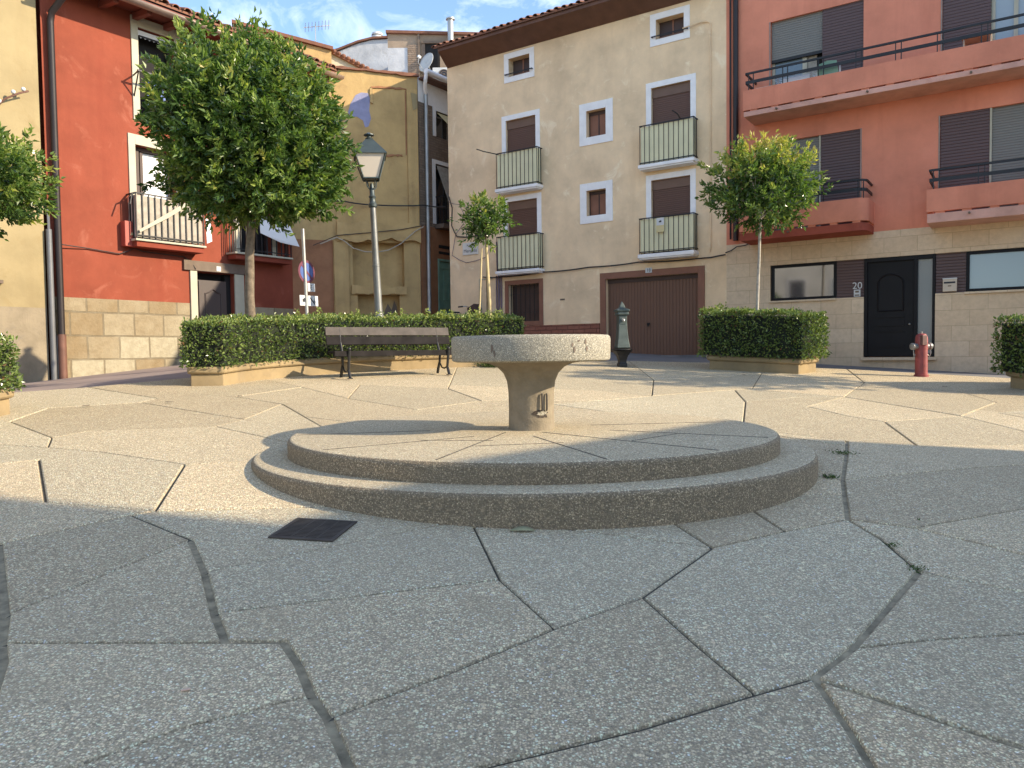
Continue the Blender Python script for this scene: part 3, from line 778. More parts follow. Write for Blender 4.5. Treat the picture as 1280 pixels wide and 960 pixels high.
# ------------------------------------------------------------------ planters, hedges, trees
def offpoly(poly, d):
    """grow a CCW polygon by d"""
    n = len(poly); out = []
    for i in range(n):
        p0, p, p1 = map(Vector, (poly[i-1], poly[i], poly[(i+1) % n])); a = (p-p0).normalized(); b = (p1-p).normalized()
        n0 = Vector((a.y, -a.x)); n1 = Vector((b.y, -b.x)); m = (n0+n1); k = m.length_squared/2
        out.append(tuple(p+m*d/max(.4, k)))
    return out
def planter(poly, label, earth=True):
    cx = sum(p[0] for p in poly)/len(poly); cy = sum(p[1] for p in poly)/len(poly); cz = gz(cx, cy)
    t = root('stone_planter', label, 'planter', (cx, cy, cz), 0, 'stone planters round the square')
    lp = lambda P: [(x-cx, y-cy) for x, y in P]; zf = lambda h: (lambda x, y: GX*x+GY*y+h)
    MB().prism(lp(offpoly(poly, -.045)), zf(-.1), zf(.175)).build('base', 'pstone', t, False, .01)
    k = MB().prism(lp(poly), zf(.176), zf(.285)); k.build('coping', 'pstone', t, True, .035)
    MB().prism(lp(offpoly(poly, -.13)), zf(.286), zf(.31)).build('soil', 'earth', t)
    return t
def hedge(poly, h0, h1, label, dens=1500, size=.05, sprigs=0, front=None):
    cx = sum(p[0] for p in poly)/len(poly); cy = sum(p[1] for p in poly)/len(poly); cz = gz(cx, cy)
    P = [(x-cx, y-cy) for x, y in poly]; n = len(P); zz = lambda x, y, h: GX*x+GY*y+h
    pts = []; nor = []
    def lump(x, y, z): return .035*math.sin(3.1*x+1.7*z)*math.sin(2.3*y+.6)+.025*math.sin(7*x-5*y+4*z)
    for i in range(n):
        a, b = Vector(P[i]), Vector(P[(i+1) % n]); d = b-a; ln = d.length; nv = Vector((d.y, -d.x)).normalized()
        for _ in range(int(ln*(h1-h0)*dens)):
            s, v = RNG.random(), RNG.random(); q = a+d*s; z = h0+(h1-h0)*v; o = lump(q.x+cx, q.y+cy, z)+RNG.normal()*.022-.02
            o -= .05*max(0, (v-.88)/.12)**2
            pts.append((q.x+nv.x*o, q.y+nv.y*o, zz(q.x, q.y, z))); nor.append((nv.x, nv.y, .35))
    xs = [p[0] for p in P]; ys = [p[1] for p in P]
    area = abs(sum(cross(P[i], P[(i+1) % n]) for i in range(n)))/2; need = int(area*dens*1.1); got = 0
    while got < need:
        x, y = RNG.uniform(min(xs), max(xs)), RNG.uniform(min(ys), max(ys)); ins = False
        for i in range(n):
            (x1, y1), (x2, y2) = P[i], P[(i+1) % n]
            if (y1 > y) != (y2 > y) and x < (x2-x1)*(y-y1)/(y2-y1)+x1: ins = not ins
        if ins:
            got += 1; z = h1+lump(x+cx, y+cy, 0)+abs(RNG.normal())*.028-.03; pts.append((x, y, zz(x, y, z))); nor.append((0, 0, 1))
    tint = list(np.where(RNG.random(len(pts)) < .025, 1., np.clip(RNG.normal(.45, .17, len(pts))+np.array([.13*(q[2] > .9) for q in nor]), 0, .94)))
    szs = list(RNG.uniform(.7, 1.25, len(pts))*size)
    for _ in range(sprigs):                                   # a few uncut shoots above the top
        i = RNG.integers(0, n-1) if front is None else RNG.choice(front); a, b = Vector(P[i]), Vector(P[(i+1) % n]); q = a.lerp(b, RNG.random()); c2 = q*.88
        H = RNG.uniform(.06, .2)
        for k in range(int(10+H*60)):
            z = h1+H*RNG.random(); pts.append((c2.x+RNG.normal()*.018, c2.y+RNG.normal()*.018, zz(c2.x, c2.y, z))); nor.append((RNG.normal(), RNG.normal(), .5)); tint.append(RNG.uniform(.6, .95)); szs.append(size*1.05)
    Pn = np.array(pts); D = np.array(nor, float); D /= np.linalg.norm(D, axis=1)[:, None]
    D = D*.75+RNG.normal(size=D.shape)*.62; D /= np.linalg.norm(D, axis=1)[:, None]
    ci = offpoly(P, -.07); m = len(ci); cv = [(x, y, zz(x, y, h0+.02)) for x, y in ci]+[(x, y, zz(x, y, h1-.07)) for x, y in ci]
    cf = [list(range(m))[::-1], list(range(m, 2*m))]+[[i, (i+1) % m, m+(i+1) % m, m+i] for i in range(m)]
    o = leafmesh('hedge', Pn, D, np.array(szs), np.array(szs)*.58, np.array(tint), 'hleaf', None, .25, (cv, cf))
    o.location = (cx, cy, cz); return tag(o, label, 'hedge', 'clipped hedges in the planters')

def tree(name, label, x, y, cz, rx, rz, clumps, per, leaf, trunk_r, yellow=0., lean=(0, 0), cen=None, bark='bark', twin=False, z0=.3, seed=1, gap=.0, flat=1.):
    """trunk and limbs grown to shoots spread through the crown, every shoot a spray of folded leaves"""
    global RNG
    keep = RNG; RNG = np.random.default_rng(seed); g = gz(x, y)
    t = root(name, label, 'tree', (x, y, g), 0, 'trees standing in the planters')
    cx, cy = cen or (0, 0); cz -= g
    LD = RNG.normal(size=(26, 3)); LD /= np.linalg.norm(LD, axis=1)[:, None]; LA = RNG.uniform(-.15, .15, 26)
    C = []; A = []
    while len(C) < clumps:
        d = RNG.normal(size=3); d /= np.linalg.norm(d); r = RNG.uniform(.42, 1.)**.45*(RNG.uniform(1.03, 1.14) if RNG.random() < .10 else 1)
        bump = 1+float(np.sum(LA*np.exp(-np.sum((LD-d)**2, 1)/.16)))
        if gap and math.sin(5*d[0]+seed)*math.sin(4*d[2]+seed*1.7)*math.cos(3*d[1]) > 1-gap: continue
        p = d*np.array([rx, rx, rz])*r*bump
        if p[2] < -.55*rz: p[2] = -.55*rz+(p[2]+.55*rz)*.6*flat
        C.append(p); A.append(d*(1 if r > .8 else .5))
    C = np.array(C); A = np.array(A)
    sh = A*.8+np.array([0, 0, .45])+RNG.normal(size=A.shape)*.35; sh /= np.linalg.norm(sh, axis=1)[:, None]
    sl = RNG.uniform(1.6, 3.2, clumps)*leaf
    ctint = np.clip(RNG.normal(.40, .13, clumps)+yellow*np.clip(C[:, 2]/rz, 0, 1)*RNG.uniform(.3, 1.3, clumps), 0, 1)
    k = np.repeat(np.arange(clumps), per); m = len(k); tt = RNG.random(m)
    P = C[k]+sh[k]*(sl[k]*tt)[:, None]+RNG.normal(size=(m, 3))*leaf*.22
    out = RNG.normal(size=(m, 3)); out -= sh[k]*np.sum(out*sh[k], 1)[:, None]; out /= np.linalg.norm(out, axis=1)[:, None]+1e-9
    D = sh[k]*(.25+.9*tt)[:, None]+out*(1.05-.5*tt)[:, None]+np.array([0, 0, -.12]); D /= np.linalg.norm(D, axis=1)[:, None]
    tint = np.clip(ctint[k]+RNG.normal(0, .09, m)+.14*tt, 0, 1); ln = leaf*RNG.uniform(.7, 1.2, m)
    P += np.array([cx, cy, cz])
    q = clumps*5; E = RNG.normal(size=(q, 3)); E /= np.linalg.norm(E, axis=1)[:, None]; Q = E*np.array([rx, rx, rz])*(RNG.random(q)**.45*.78)[:, None]; Q[:, 2] = np.maximum(Q[:, 2], -.5*rz)
    P = np.vstack([P, Q+np.array([cx, cy, cz])]); E2 = RNG.normal(size=(q, 3)); E2 /= np.linalg.norm(E2, axis=1)[:, None]; D = np.vstack([D, E2]); ln = np.concatenate([ln, leaf*RNG.uniform(.9, 1.5, q)]); tint = np.concatenate([tint, np.clip(RNG.normal(.38, .12, q), 0, 1)])
    leafmesh('crown', P, D, ln, ln*.40, tint, 'leaf', t, .3)
    b = MB(); top = Vector((cx, cy, cz-rz*.35)); fork = Vector((cx*.8, cy*.8, cz-rz*.75))
    base = Vector((0, 0, z0)); nseg = 7; pts = [base.lerp(fork, i/nseg)+Vector((random.uniform(-1, 1), random.uniform(-1, 1), 0))*trunk_r*.25*(0 < i < nseg) for i in range(nseg+1)]
    b.tube(pts, [trunk_r*(1.25 if i == 0 else 1-.035*i) for i in range(nseg+1)], 10)
    nl = 9 if clumps > 400 else 6
    for i in range(nl):
        a = 2*math.pi*i/nl+seed; e = Vector((cx+rx*.72*math.cos(a), cy+rx*.72*math.sin(a), cz+rz*random.uniform(-.25, .45))); mid = fork.lerp(e, .45)+Vector((0, 0, rz*.1))
        b.tube([fork, mid, e], [trunk_r*.55, trunk_r*.36, trunk_r*.12], 6)
        for q in range(3):
            e2 = e+Vector((random.uniform(-.4, .4), random.uniform(-.4, .4), random.uniform(0, .4)))*rx; b.tube([mid, mid.lerp(e2, .5), e2*.5+e*.5], [trunk_r*.25, trunk_r*.18, trunk_r*.07], 5)
    b.tube([fork, top, Vector((cx, cy, cz+rz*.6))], [trunk_r*.7, trunk_r*.5, trunk_r*.12], 7)
    b.build('trunk', bark, t, True)
    RNG = keep; return t

# long curved planter on the left, behind the bench
FRONT = [(-4.20, 11.12), (-4.08, 11.6), (-3.84, 12.12), (-3.42, 12.68), (-2.9, 13.18), (-2.3, 13.66), (-1.7, 14.08), (-1.1, 14.48), (-.45, 14.86), (.22, 15.2)]
BACK = [(.0, 16.3), (-.9, 15.9), (-1.75, 15.38), (-2.5, 14.86), (-3.2, 14.3), (-3.85, 13.7), (-4.45, 12.95), (-4.92, 12.1), (-4.70, 10.98)]
LONG = FRONT+BACK
planter(LONG, 'long curved stone planter behind the bench, left of the square')
hedge(offpoly(LONG, .05), .27, .93, 'long curved clipped hedge behind the bench', 1250, .050, 34, list(range(2, 9)))
tree('round_tree', 'large round leafy tree in the long planter before the red house', -4.32, 12.5, 4.76, 1.34, 1.44, 1500, 22, .115, .085, .18, (0, 0), (.16, -.05), seed=5)
tree('young_tree', 'thin young tree tied to pale stakes, bent crown, in front of the barred window', -.46, 15.15, 3.92, .37, .40, 80, 16, .10, .026, .45, (0, 0), (-.02, 0), seed=8, gap=.30)
def stakes():
    for (a, b, r, lb) in (((-.40, 15.08, gz(-.4, 15.08)+.29), (-.47, 15.06, 3.42), .033, 'thick upright pale wooden stake beside the young tree'), ((-.68, 15.0, gz(-.68, 15.)+.29), (-.56, 15.06, 3.40), .018, 'thin slanting pale stake left of the young tree')):
        tag(MB().tube([a, Vector(a).lerp(Vector(b), .5)+Vector((.012, 0, 0)), b], [r, r*.95, r*.85], 8).build('tree_stake', 'stake', None, True), lb, 'stake', 'stakes of the young tree')
stakes()
# planter to the right of the basin
RP = [(3.78, 14.78), (5.32, 14.02), (5.92, 14.62), (4.5, 15.75)]
planter(RP, 'short stone planter in front of the garage and the coral house')
hedge(offpoly(RP, .10), .27, 1.12, 'short square clipped hedge between garage and coral house', 1300, .054, 5, [3])
tree('young_tree', 'slender tree with yellowing top in the short planter before the coral house', 4.72, 14.72, 4.44, .92, .78, 330, 20, .105, .034, .75, (0, 0), (.12, 0), 'palebark', seed=3, gap=.26)
# planters cut by the left and right edges of the picture
LP = [(-6.7, 6.5), (-5.56, 6.4), (-5.46, 8.35), (-6.7, 8.8)]
planter(LP, 'stone planter cut by the left edge of the view')
hedge(offpoly(LP, .03), .27, .78, 'dark clipped hedge at the left edge of the view', 1600, .05, 0)
tree('round_tree', 'bushy tree at the left edge, before the yellow house', -5.98, 7.85, 3.18, .98, .56, 800, 22, .075, .06, .22, (0, 0), seed=12)
QP = [(7.95, 12.25), (8.35, 11.1), (12.2, 11.2), (12.0, 12.6)]
planter(QP, 'stone planter cut by the right edge of the view')
hedge(offpoly(QP, .10), .24, 1.10, 'dark clipped hedge at the right edge of the view', 1300, .055, 0)
tree('round_tree', 'leafy tree just beyond the right edge whose shadow lies on the paving', 10.3, 11.4, 4.2, 1.25, 1.0, 320, 20, .12, .06, .2, (0, 0), seed=21)

# ------------------------------------------------------------------ lamp, road sign, iron fountain, hydrant
def lamp():
    x, y = -2.50, 14.62; t = root('street_lamp', 'tall grey lamp post with a four sided lantern rising behind the hedge', 'street lamp', (x, y, gz(x, y)))
    t.rotation_euler = (0, rad(-2.1), 0)
    p = MB().lathe([(.19, 0), (.19, .08), (.13, .12), (.12, .80), (.15, .83), (.155, .87), (.10, .93), (.082, 1.0), (.076, 1.05), (.069, 1.9), (.073, 1.905), (.073, 1.93), (.066, 1.935), (.056, 3.02)], 20)
    p.build('post', 'lampmetal', t, True)
    c = MB().lathe([(.058, 3.02), (.08, 3.04), (.085, 3.09), (.06, 3.12), (.055, 3.2), (.07, 3.23), (.05, 3.26), (.045, 3.42), (.03, 3.48)], 16)
    for k in range(4):
        a = rad(45+90*k); e = Vector((math.cos(a), math.sin(a), 0))
        c.tube([e*.045+Vector((0, 0, 3.36)), e*.10+Vector((0, 0, 3.42)), e*.11+Vector((0, 0, 3.5)), e*.15+Vector((0, 0, 3.56))], .011, 6)
    c.build('collar', 'lampdark', t, True)
    ro = rad(45+12); h = MB(); r0, r1, z0, z1 = .205, .395, 3.56, 4.0
    cn = lambda r, z: [Vector((r*math.cos(ro+math.pi/2*k), r*math.sin(ro+math.pi/2*k), z)) for k in range(4)]
    lo, hi = cn(r0, z0), cn(r1, z1)
    for k in range(4):
        h.bar(lo[k], hi[k], .022); h.bar(lo[k], lo[(k+1) % 4], .022); h.bar(hi[k], hi[(k+1) % 4], .026)
    lan = h.build('lantern_frame', 'lampdark', t)
    g = MB(); a, b = cn(r0-.012, z0+.01), cn(r1-.014, z1-.01)
    for k in range(4): g.add([a[k], a[(k+1) % 4], b[(k+1) % 4], b[k]], [(0, 1, 2, 3)])
    g.build('lantern_glass', 'lampglass', lan)
    r = MB(); e = cn(.43, 4.0); m1 = cn(.21, 4.20); m2 = cn(.10, 4.30); bb = cn(.43, 3.985)
    r.add(bb+e+m1+m2, [(3, 2, 1, 0)]+[(4*i+k, 4*i+(k+1) % 4, 4*i+4+(k+1) % 4, 4*i+4+k) for i in range(3) for k in range(4)]+[(12, 13, 14, 15)])
    r.lathe([(.06, 4.30), (.075, 4.33), (.04, 4.35), (.04, 4.37), (.10, 4.385), (.10, 4.40), (.05, 4.42), (.02, 4.44)], 12)
    r.build('lantern_roof', 'lampdark', t)
lamp()

def roadsign():
    x, y = -3.93, 14.78; t = root('road_sign', 'round blue no parking sign with white plates on a pale post by red wall', 'road sign', (x, y, gz(x, y)))
    t.rotation_euler = (0, rad(-1.6), 0)
    MB().tube([(0, 0, 0), (0, 0, 2.62)], .034, 10).build('post', 'zinc', t, True)
    ax = Vector((.88, -.47, 0)).normalized(); sd = Vector((.47, .88, 0)).normalized(); c = Vector((.02, .055, 1.80))
    def disc(r, d0, d1, mat, nm, par):
        n = 28; m = MB(); P = [c+ax*d0+(sd*math.cos(2*math.pi*k/n)+Vector((0, 0, 1))*math.sin(2*math.pi*k/n))*r for k in range(n)]
        return m.plate(P, ax*(d1-d0)).build(nm, mat, par)
    d = disc(.225, -.006, 0, 'signred', 'sign_disc', t); disc(.175, .0005, .003, 'signblue', 'blue_field', d)
    u = (sd*.707-Vector((0, 0, .707))); MB().obox(c+ax*.0045, u, u.cross(ax), ax, .175, .02, .001).build('slash', 'signred', d)
    for dz, w, h, b, s in ((-.30, .10, .08, 'E', .12), (-.56, .25, .10, '', .1)):
        q = c+Vector((0, 0, dz))+sd*(.1 if dz > -.4 else .02); pl = MB().obox(q+ax*.004, sd, Vector((0, 0, 1)), ax, w, h, .004).build('plate', 'signwhite', t)
        M = Matrix.Translation(q+ax*.0095) @ Matrix(((sd.x, 0, ax.x, 0), (sd.y, 0, ax.y, 0), (0, 1, 0, 0), (0, 0, 0, 1)))
        if b: text('letter', b, s, 'ink', pl, M, .001)
        else:
            k = MB(); k.obox(q+ax*.0095+sd*-.11, sd, Vector((0, 0, 1)), ax, .07, .03, .001); k.obox(q+ax*.0095+sd*-.10+Vector((0, 0, .035)), sd, Vector((0, 0, 1)), ax, .045, .015, .001)
            e = (sd*.7-Vector((0, 0, .7))); k.obox(q+ax*.0095+sd*.09, e, e.cross(ax), ax, .085, .012, .001); k.obox(q+ax*.0095+sd*.14+Vector((0, 0, -.03)), sd, Vector((0, 0, 1)), ax, .012, .04, .001)
            k.build('pictogram', 'ink', pl)
roadsign()

def ironfountain():
    x, y = 2.2, 15.15; t = root('drinking_fountain', 'old green cast iron drinking fountain in front of the brown garage door', 'drinking fountain', (x, y, gz(x, y)), rad(8))
    R = math.sqrt(2)
    sq = lambda pr: MB().lathe([(r*R, z) for r, z in pr], 4, (0, 0, 0), rad(45))
    sq([(.085, 0), (.085, .06), (.07, .08), (.075, .14), (.10, .22), (.145, .29), (.165, .315), (.0, .315)]).build('pedestal', 'iron', t, False, .01)
    MB().lathe([(.12, .316), (.185, .318), (.21, .335), (.21, .352), (.18, .356), (.13, .34)], 24).build('bowl', 'iron', t, True)
    b = sq([(.115, .36), (.13, .38), (.125, .41), (.105, .55), (.088, .75), (.083, .90), (.085, 1.02), (.115, 1.025), (.122, 1.05), (.110, 1.06), (.110, 1.09), (.130, 1.10), (.130, 1.13), (.07, 1.16), (.055, 1.17), (.05, 1.20), (.012, 1.29), (.0, 1.30)])
    b.build('body', 'green_iron', t, False, .008)
    MB().box(-.062, .062, -.0905, -.084, .84, .99).build('panel', 'green_iron', t, False, .003)
    s = MB().tube([(0, -.085, .93), (0, -.115, .93)], [.038, .034], 14); s.tube([(0, -.115, .935), (0, -.145, .93), (0, -.155, .90)], .011, 8); s.build('spout', 'ironball', t, True)
ironfountain()

def hydrant():
    x, y = 7.5, 13.92; t = root('fire_hydrant', 'worn red cylindrical fire hydrant with pale side outlets before the black door', 'fire hydrant', (x, y, gz(x, y)), rad(14))
    b = MB().lathe([(.125, -.02), (.125, .03), (.106, .035), (.102, .50), (.108, .50), (.108, .53), (.104, .53), (.106, .60)], 24)
    b.build('barrel', 'hydrant', t, True)
    d = MB().lathe([(.106, .60), (.104, .70), (.09, .75), (.07, .775), (.02, .785)], 24); d.build('cap', 'hydrant', t, True)
    q = MB(); q.lathe([(.02, .785), (.022, .82), (.0, .822)], 6); q.build('nut', 'hydrantcap', t)
    q = MB(); q.obox((-.035, -.085, .66), (1, 0, 0), (0, 1, 0), (0, 0, 1), .05, .035, .09); q.build('hatch', 'hydrantdark', t, False, .008)
    for s in (-1, 1):
        o = MB().tube([(s*.10, 0, .55), (s*.15, 0, .55)], .05, 14); o.tube([(s*.15, 0, .55), (s*.16, 0, .55), (s*.205, 0, .55), (s*.21, 0, .55)], [.05, .064, .064, .05], 12)
        o.tube([(s*.18, -.01, .49), (s*.185, -.02, .42), (s*.17, -.01, .36), (s*.135, 0, .40)], .009, 6)
        o.build('outlet', 'hydrantcap', t, True)
hydrant()

# ------------------------------------------------------------------ small things on the ground
def tuft(x, y, n, r, h, label, ln=.05):
    P = np.stack([RNG.normal(size=n)*r, RNG.normal(size=n)*r, RNG.random(n)*h], 1)
    D = np.stack([RNG.normal(size=n), RNG.normal(size=n), RNG.uniform(.1, 1.2, n)], 1); D /= np.linalg.norm(D, axis=1)[:, None]
    o = leafmesh('weed', P, D, RNG.uniform(.6, 1.2, n)*ln, RNG.uniform(.6, 1.2, n)*ln*.28, np.clip(RNG.normal(.25, .12, n), 0, .9), 'hleaf', None, .2)
    o.location = (x, y, gz(x, y)-.008); tag(o, label, 'weed', 'weeds growing in the paving joints')
tuft(2.10, 4.17, 60, .022, .012, 'small green weed in the joint right of the lower step', .02)
tuft(2.03, 3.80, 70, .026, .012, 'spreading weed at the corner of two slabs, nearest of the weeds', .02)
tuft(2.50, 4.66, 8, .01, .01, 'tiny weed where slabs meet on the right', .025)
tuft(2.92, 6.72, 90, .05, .02, 'dry weed in the joint beside the shadow edge right of the fountain', .03)
tuft(2.42, 5.78, 50, .03, .015, 'flat weed against the right end of the lower step', .04)
tuft(-.36, 14.72, 900, .13, .13, 'dark clump of weeds at the foot of the long planter, behind the basin', .06)
def leaflet():
    m = MB(); n = 9; L0 = [(.075*math.cos(math.pi*i/(n-1)), .03*math.sin(math.pi*i/(n-1))) for i in range(n)]
    vs = [(x, 0, .028*(1-(x/.075)**2)) for x, y in L0]+[(x, -y*1.1, .002+.02*(1-(x/.075)**2)*.4) for x, y in L0]
    m.add(vs, [(i, i+1, n+i+1, n+i) for i in range(n-1)]); o = m.build('fallen_leaf', 'dryleaf', None, True); o.location = (.05, 4.345, gz(.05, 4.345)+.003)
    md = o.modifiers.new('thick', 'SOLIDIFY'); md.thickness = .002
    tag(o, 'pale curled leaf lying against the front of the lower step', 'leaf')
    b = MB().tube([(0, 0, 0), (.028, .012, 0)], .004, 8).build('cigarette_butt', 'butt', None, True); b.location = (-1.13, 2.52, gz(-1.13, 2.52)+.006); tag(b, 'cigarette butt on the paving in the left foreground', 'cigarette butt')
    for x, y, lb, a in ((-4.2, 9.3, 'dark dry leaf on the paving far left', .3), (-5.0, 8.9, 'dry leaf near the left planter corner', 1.2), (6.9, 12.1, 'dark leaf lying in the shadow of the right hedge', 2.), (4.15, 13.6, 'fallen leaf before the short planter', .8), (-3.55, 9.9, 'small dark leaf in front of the long planter', 2.4)):
        q = MB(); c, s = math.cos(a), math.sin(a); pts = [(.05, 0), (.02, .022), (-.03, .018), (-.05, 0), (-.02, -.02), (.025, -.022)]
        q.plate([(c*u-s*v, s*u+c*v, .012+.012*abs(u)/.05) for u, v in pts], (0, 0, .002)); o = q.build('fallen_leaf', 'earth'); o.location = (x, y, gz(x, y)); tag(o, lb, 'leaf')
leaflet()

# ------------------------------------------------------------------ facade F: tan house and coral house stand in one line
FA, FD = (8.03, 15.8), (-.829, .559)
def rollwin(fr, t, a, b, c, d, box=.22, rec=.10, mat='shutter', w=.135, bottom=True, label=None, bars=None):
    """window with painted surround, shutter box and closed roller shutter"""
    f = surround(fr, MB(), a, b, c, d, w, None, .022, bottom).build('window', 'white', t, False, .004, label)
    s = MB(); fr.box(s, a-.02, b+.02, -rec-.03, -rec, c-.02, d-box); s.build('shutter', mat, f)
    s = MB(); fr.box(s, a-.02, b+.02, -rec-.03, -rec+.018, d-box, d+.02); s.build('shutter_box', 'shutterbox', f)
    return f
def rails(fr, t, u0, u1, dep, z0, z1, n, canvas, slabz, slabmat='white', rail='blackmetal', clothin=.03, hook=None):
    bl = MB(); fr.box(bl, u0-.03, u1+.03, 0, dep+.03, slabz[0]+.035, slabz[1]); fr.box(bl, u0, u1, 0, dep, slabz[0], slabz[0]+.035)
    b = bl.build('balcony', slabmat, t, False, .012)
    r = MB(); P = fr.p
    for k in range(n+1):
        u = u0+(u1-u0)*k/n; r.bar(P(u, dep-.03, z0), P(u, dep-.03, z1), .012)
    for u in (u0, u1):
        for d in (dep*.35, dep*.68): r.bar(P(u, d-.03, z0), P(u, d-.03, z1), .016)
        r.bar(P(u, 0, z1), P(u, dep-.02, z1), .022); r.bar(P(u, 0, z0+.05), P(u, dep-.02, z0+.05), .018)
    r.bar(P(u0-.01, dep-.03, z1), P(u1+.01, dep-.03, z1), .03, .022); r.bar(P(u0, dep-.03, z0+.05), P(u1, dep-.03, z0+.05), .02)
    if hook: r.tube([P(hook, dep-.03, z1), P(hook+(.25 if hook > 7 else -.02), dep+.22, z1+.06), P(hook+(.40 if hook > 7 else .06), dep+.34, z1+.12)], .014, 6)
    r.build('railing', rail, b)
    if canvas:
        c = MB(); fr.box(c, u0+.01, u1-.01, dep-.03-clothin-.008, dep-.03-clothin, z0+.03, z1-.02); fr.box(c, u0+.012, u0+.02, .03, dep-.06, z0+.03, z1-.02); fr.box(c, u1-.02, u1-.012, .03, dep-.06, z0+.03, z1-.02)
        c.build('screen', canvas, b)
    return b

def tan_house():
    fr = Frame(FA, FD, 1, 7.7, 1.35); t = fr.root('tan_house', 'tan rendered house with white window surrounds and a wide brown garage door', 'house')
    H = [(4.48,5.48,3.66,5.52), (4.47,5.47,5.84,7.75), (8.79,9.76,3.55,5.51), (8.81,9.78,5.84,7.73), (6.71,7.27,6.86,7.53), (6.72,7.28,4.85,5.5), (8.98,9.66,8.9,9.39), (4.63,5.34,8.89,9.36), (4.29,6.74,.9,3.19), (8.75,9.75,2.2,3.22)]
    m = wall(fr, MB(), 3.61, 11.82, .3, 9.75, H, .26)
    P = fr.p; D = 9.0
    m.add([P(11.82,0,.3), P(11.82,-D,.3), P(11.82,-D,9.75), P(11.82,-4.5,11.5), P(11.82,0,9.75)], [(0,1,2,3,4)])
    m.add([P(3.61,0,.3), P(3.61,-D,.3), P(3.61,-D,9.75), P(3.61,0,9.75)], [(0,1,2,3)]); m.add([P(3.61,-D,.3), P(11.82,-D,.3), P(11.82,-D,9.75), P(3.61,-D,9.75)], [(0,1,2,3)])
    m.add([P(3.62,-.5,.3), P(11.81,-.5,.3), P(11.81,-.5,9.7), P(3.62,-.5,9.7)], [(0,1,2,3)])
    m.build('wall', 'tan', t)
    # sloping brown soffit, eave board, tiles
    s = MB(); V = [P(3.62,.005,9.60), P(11.80,.005,9.60), P(11.66,.60,9.86), P(3.62,.60,9.86), P(3.62,.005,9.95), P(11.80,.005,9.95), P(11.66,.60,9.95), P(3.62,.60,9.95)]
    s.add(V, [(0,3,2,1), (4,5,6,7), (2,3,7,6), (1,2,6,5), (0,4,7,3), (0,1,5,4)]); s.build('eave', 'brownwood', t)
    tileroof(fr, t, 3.7, 11.78, .68, 9.985, 5.4, 1.95)
    mb = MB(); mb.add([P(3.62,-4.6,11.9), P(11.8,-4.6,11.9), P(11.8,-9.1,9.9), P(3.62,-9.1,9.9)], [(0,1,2,3)]); mb.build('rear_roof', 'tile', t)
    # balcony windows
    for (a, b, c, d), lb in zip(H[:4], ('lower right balcony window', 'upper right balcony window', 'lower left balcony window', 'upper left balcony window')):
        rollwin(fr, t, a, b, c, d, .23, .07, 'shutter', .135, False, lb)
    rails(fr, t, 4.30, 5.68, .30, 3.71, 4.57, 11, 'canvas', (3.57, 3.70))
    rails(fr, t, 4.30, 5.66, .30, 5.86, 6.80, 11, 'canvas', (5.74, 5.86), hook=4.62)
    rails(fr, t, 8.60, 9.95, .30, 3.60, 4.53, 10, 'canvas', (3.48, 3.59))
    rails(fr, t, 8.62, 9.93, .30, 5.83, 6.80, 10, 'canvas', (5.71, 5.83), hook=9.93)
    # small square windows with board shutters
    for a, b, c, d, w in ((6.71,7.27,6.86,7.53,.20), (6.72,7.28,4.85,5.5,.19)):
        f = surround(fr, MB(), a, b, c, d, w, None, .02).build('window', 'white', t, False, .004)
        s = MB(); fr.box(s, a-.01, b+.01, -.20, -.17, c-.01, d+.01); s.build('shutter', 'brownframe', f)
        g = MB()
        for u in (a+.01, (a+b)/2, b-.01): fr.box(g, u-.014, u+.014, -.17, -.155, c, d)
        fr.box(g, a, b, -.168, -.150, d-.09, d); fr.box(g, a, b, -.168, -.156, c, c+.03); g.build('rail', 'wooddoor', f)
    for a, b, c, d in ((8.98,9.66,8.9,9.39), (4.63,5.34,8.89,9.36)):
        f = surround(fr, MB(), a, b, c, d, .15, None, .02).build('window', 'white', t, False, .004)
        s = MB(); fr.box(s, a-.02, b+.02, -.25, -.22, c-.02, d+.02); s.build('pane', 'wooddoor', f)
        s = MB(); fr.box(s, (a+b)/2-.02, (a+b)/2+.02, -.22, -.205, c, d); fr.box(s, a, b, -.22, -.21, c+.1, c+.125); s.build('frame', 'brownframe', f)
        r = MB(); r.bar(P(a-.12, .07, c+.06), P(b+.10, .07, c+.06), .022); r.bar(P(a-.10, .02, c+.06), P(a-.10, .07, c+.06), .02); r.bar(P(b+.08, .02, c+.06), P(b+.08, .07, c+.06), .02); r.build('clothes_bar', 'blackmetal', f)
    # garage door
    f = surround(fr, MB(), 4.29, 6.74, .95, 3.19, .16, None, .035, False).build('garage_door', 'brownframe', t, False, .006)
    s = MB(); fr.box(s, 4.28, 6.76, -.16, -.12, .9, 3.08); s.build('door_leaf', 'garage', f)
    s = MB(); fr.box(s, 4.28, 6.76, -.15, -.10, 3.08, 3.2); s.build('head_rail', 'wooddoor', f)
    s = MB(); s.tube([P(5.62, -.12, 2.02), P(5.62, -.07, 2.02)], .03, 10); fr.box(s, 5.60, 5.64, -.09, -.07, 1.95, 2.02); s.build('handle', 'blackmetal', f)
    s = MB(); fr.box(s, 4.1, 6.95, -.3, .25, .8, 1.235); s.build('sill', 'street', f)
    n = MB(); fr.box(n, 5.46, 5.63, .036, .046, 3.275, 3.395); q = n.build('number_plate', 'signwhite', t); text('number', '18', .115, 'ink', q, fr.tm(5.545, .047, 3.333), .001)
    # barred ground window
    f = surround(fr, MB(), 8.75, 9.75, 2.2, 3.22, .12, None, .03, True).build('window', 'brownframe', t, False, .005, 'ground floor window behind black bars')
    s = MB(); fr.box(s, 8.74, 9.76, -.22, -.19, 2.19, 3.23); s.build('pane', 'wooddoor', f)
    r = MB()
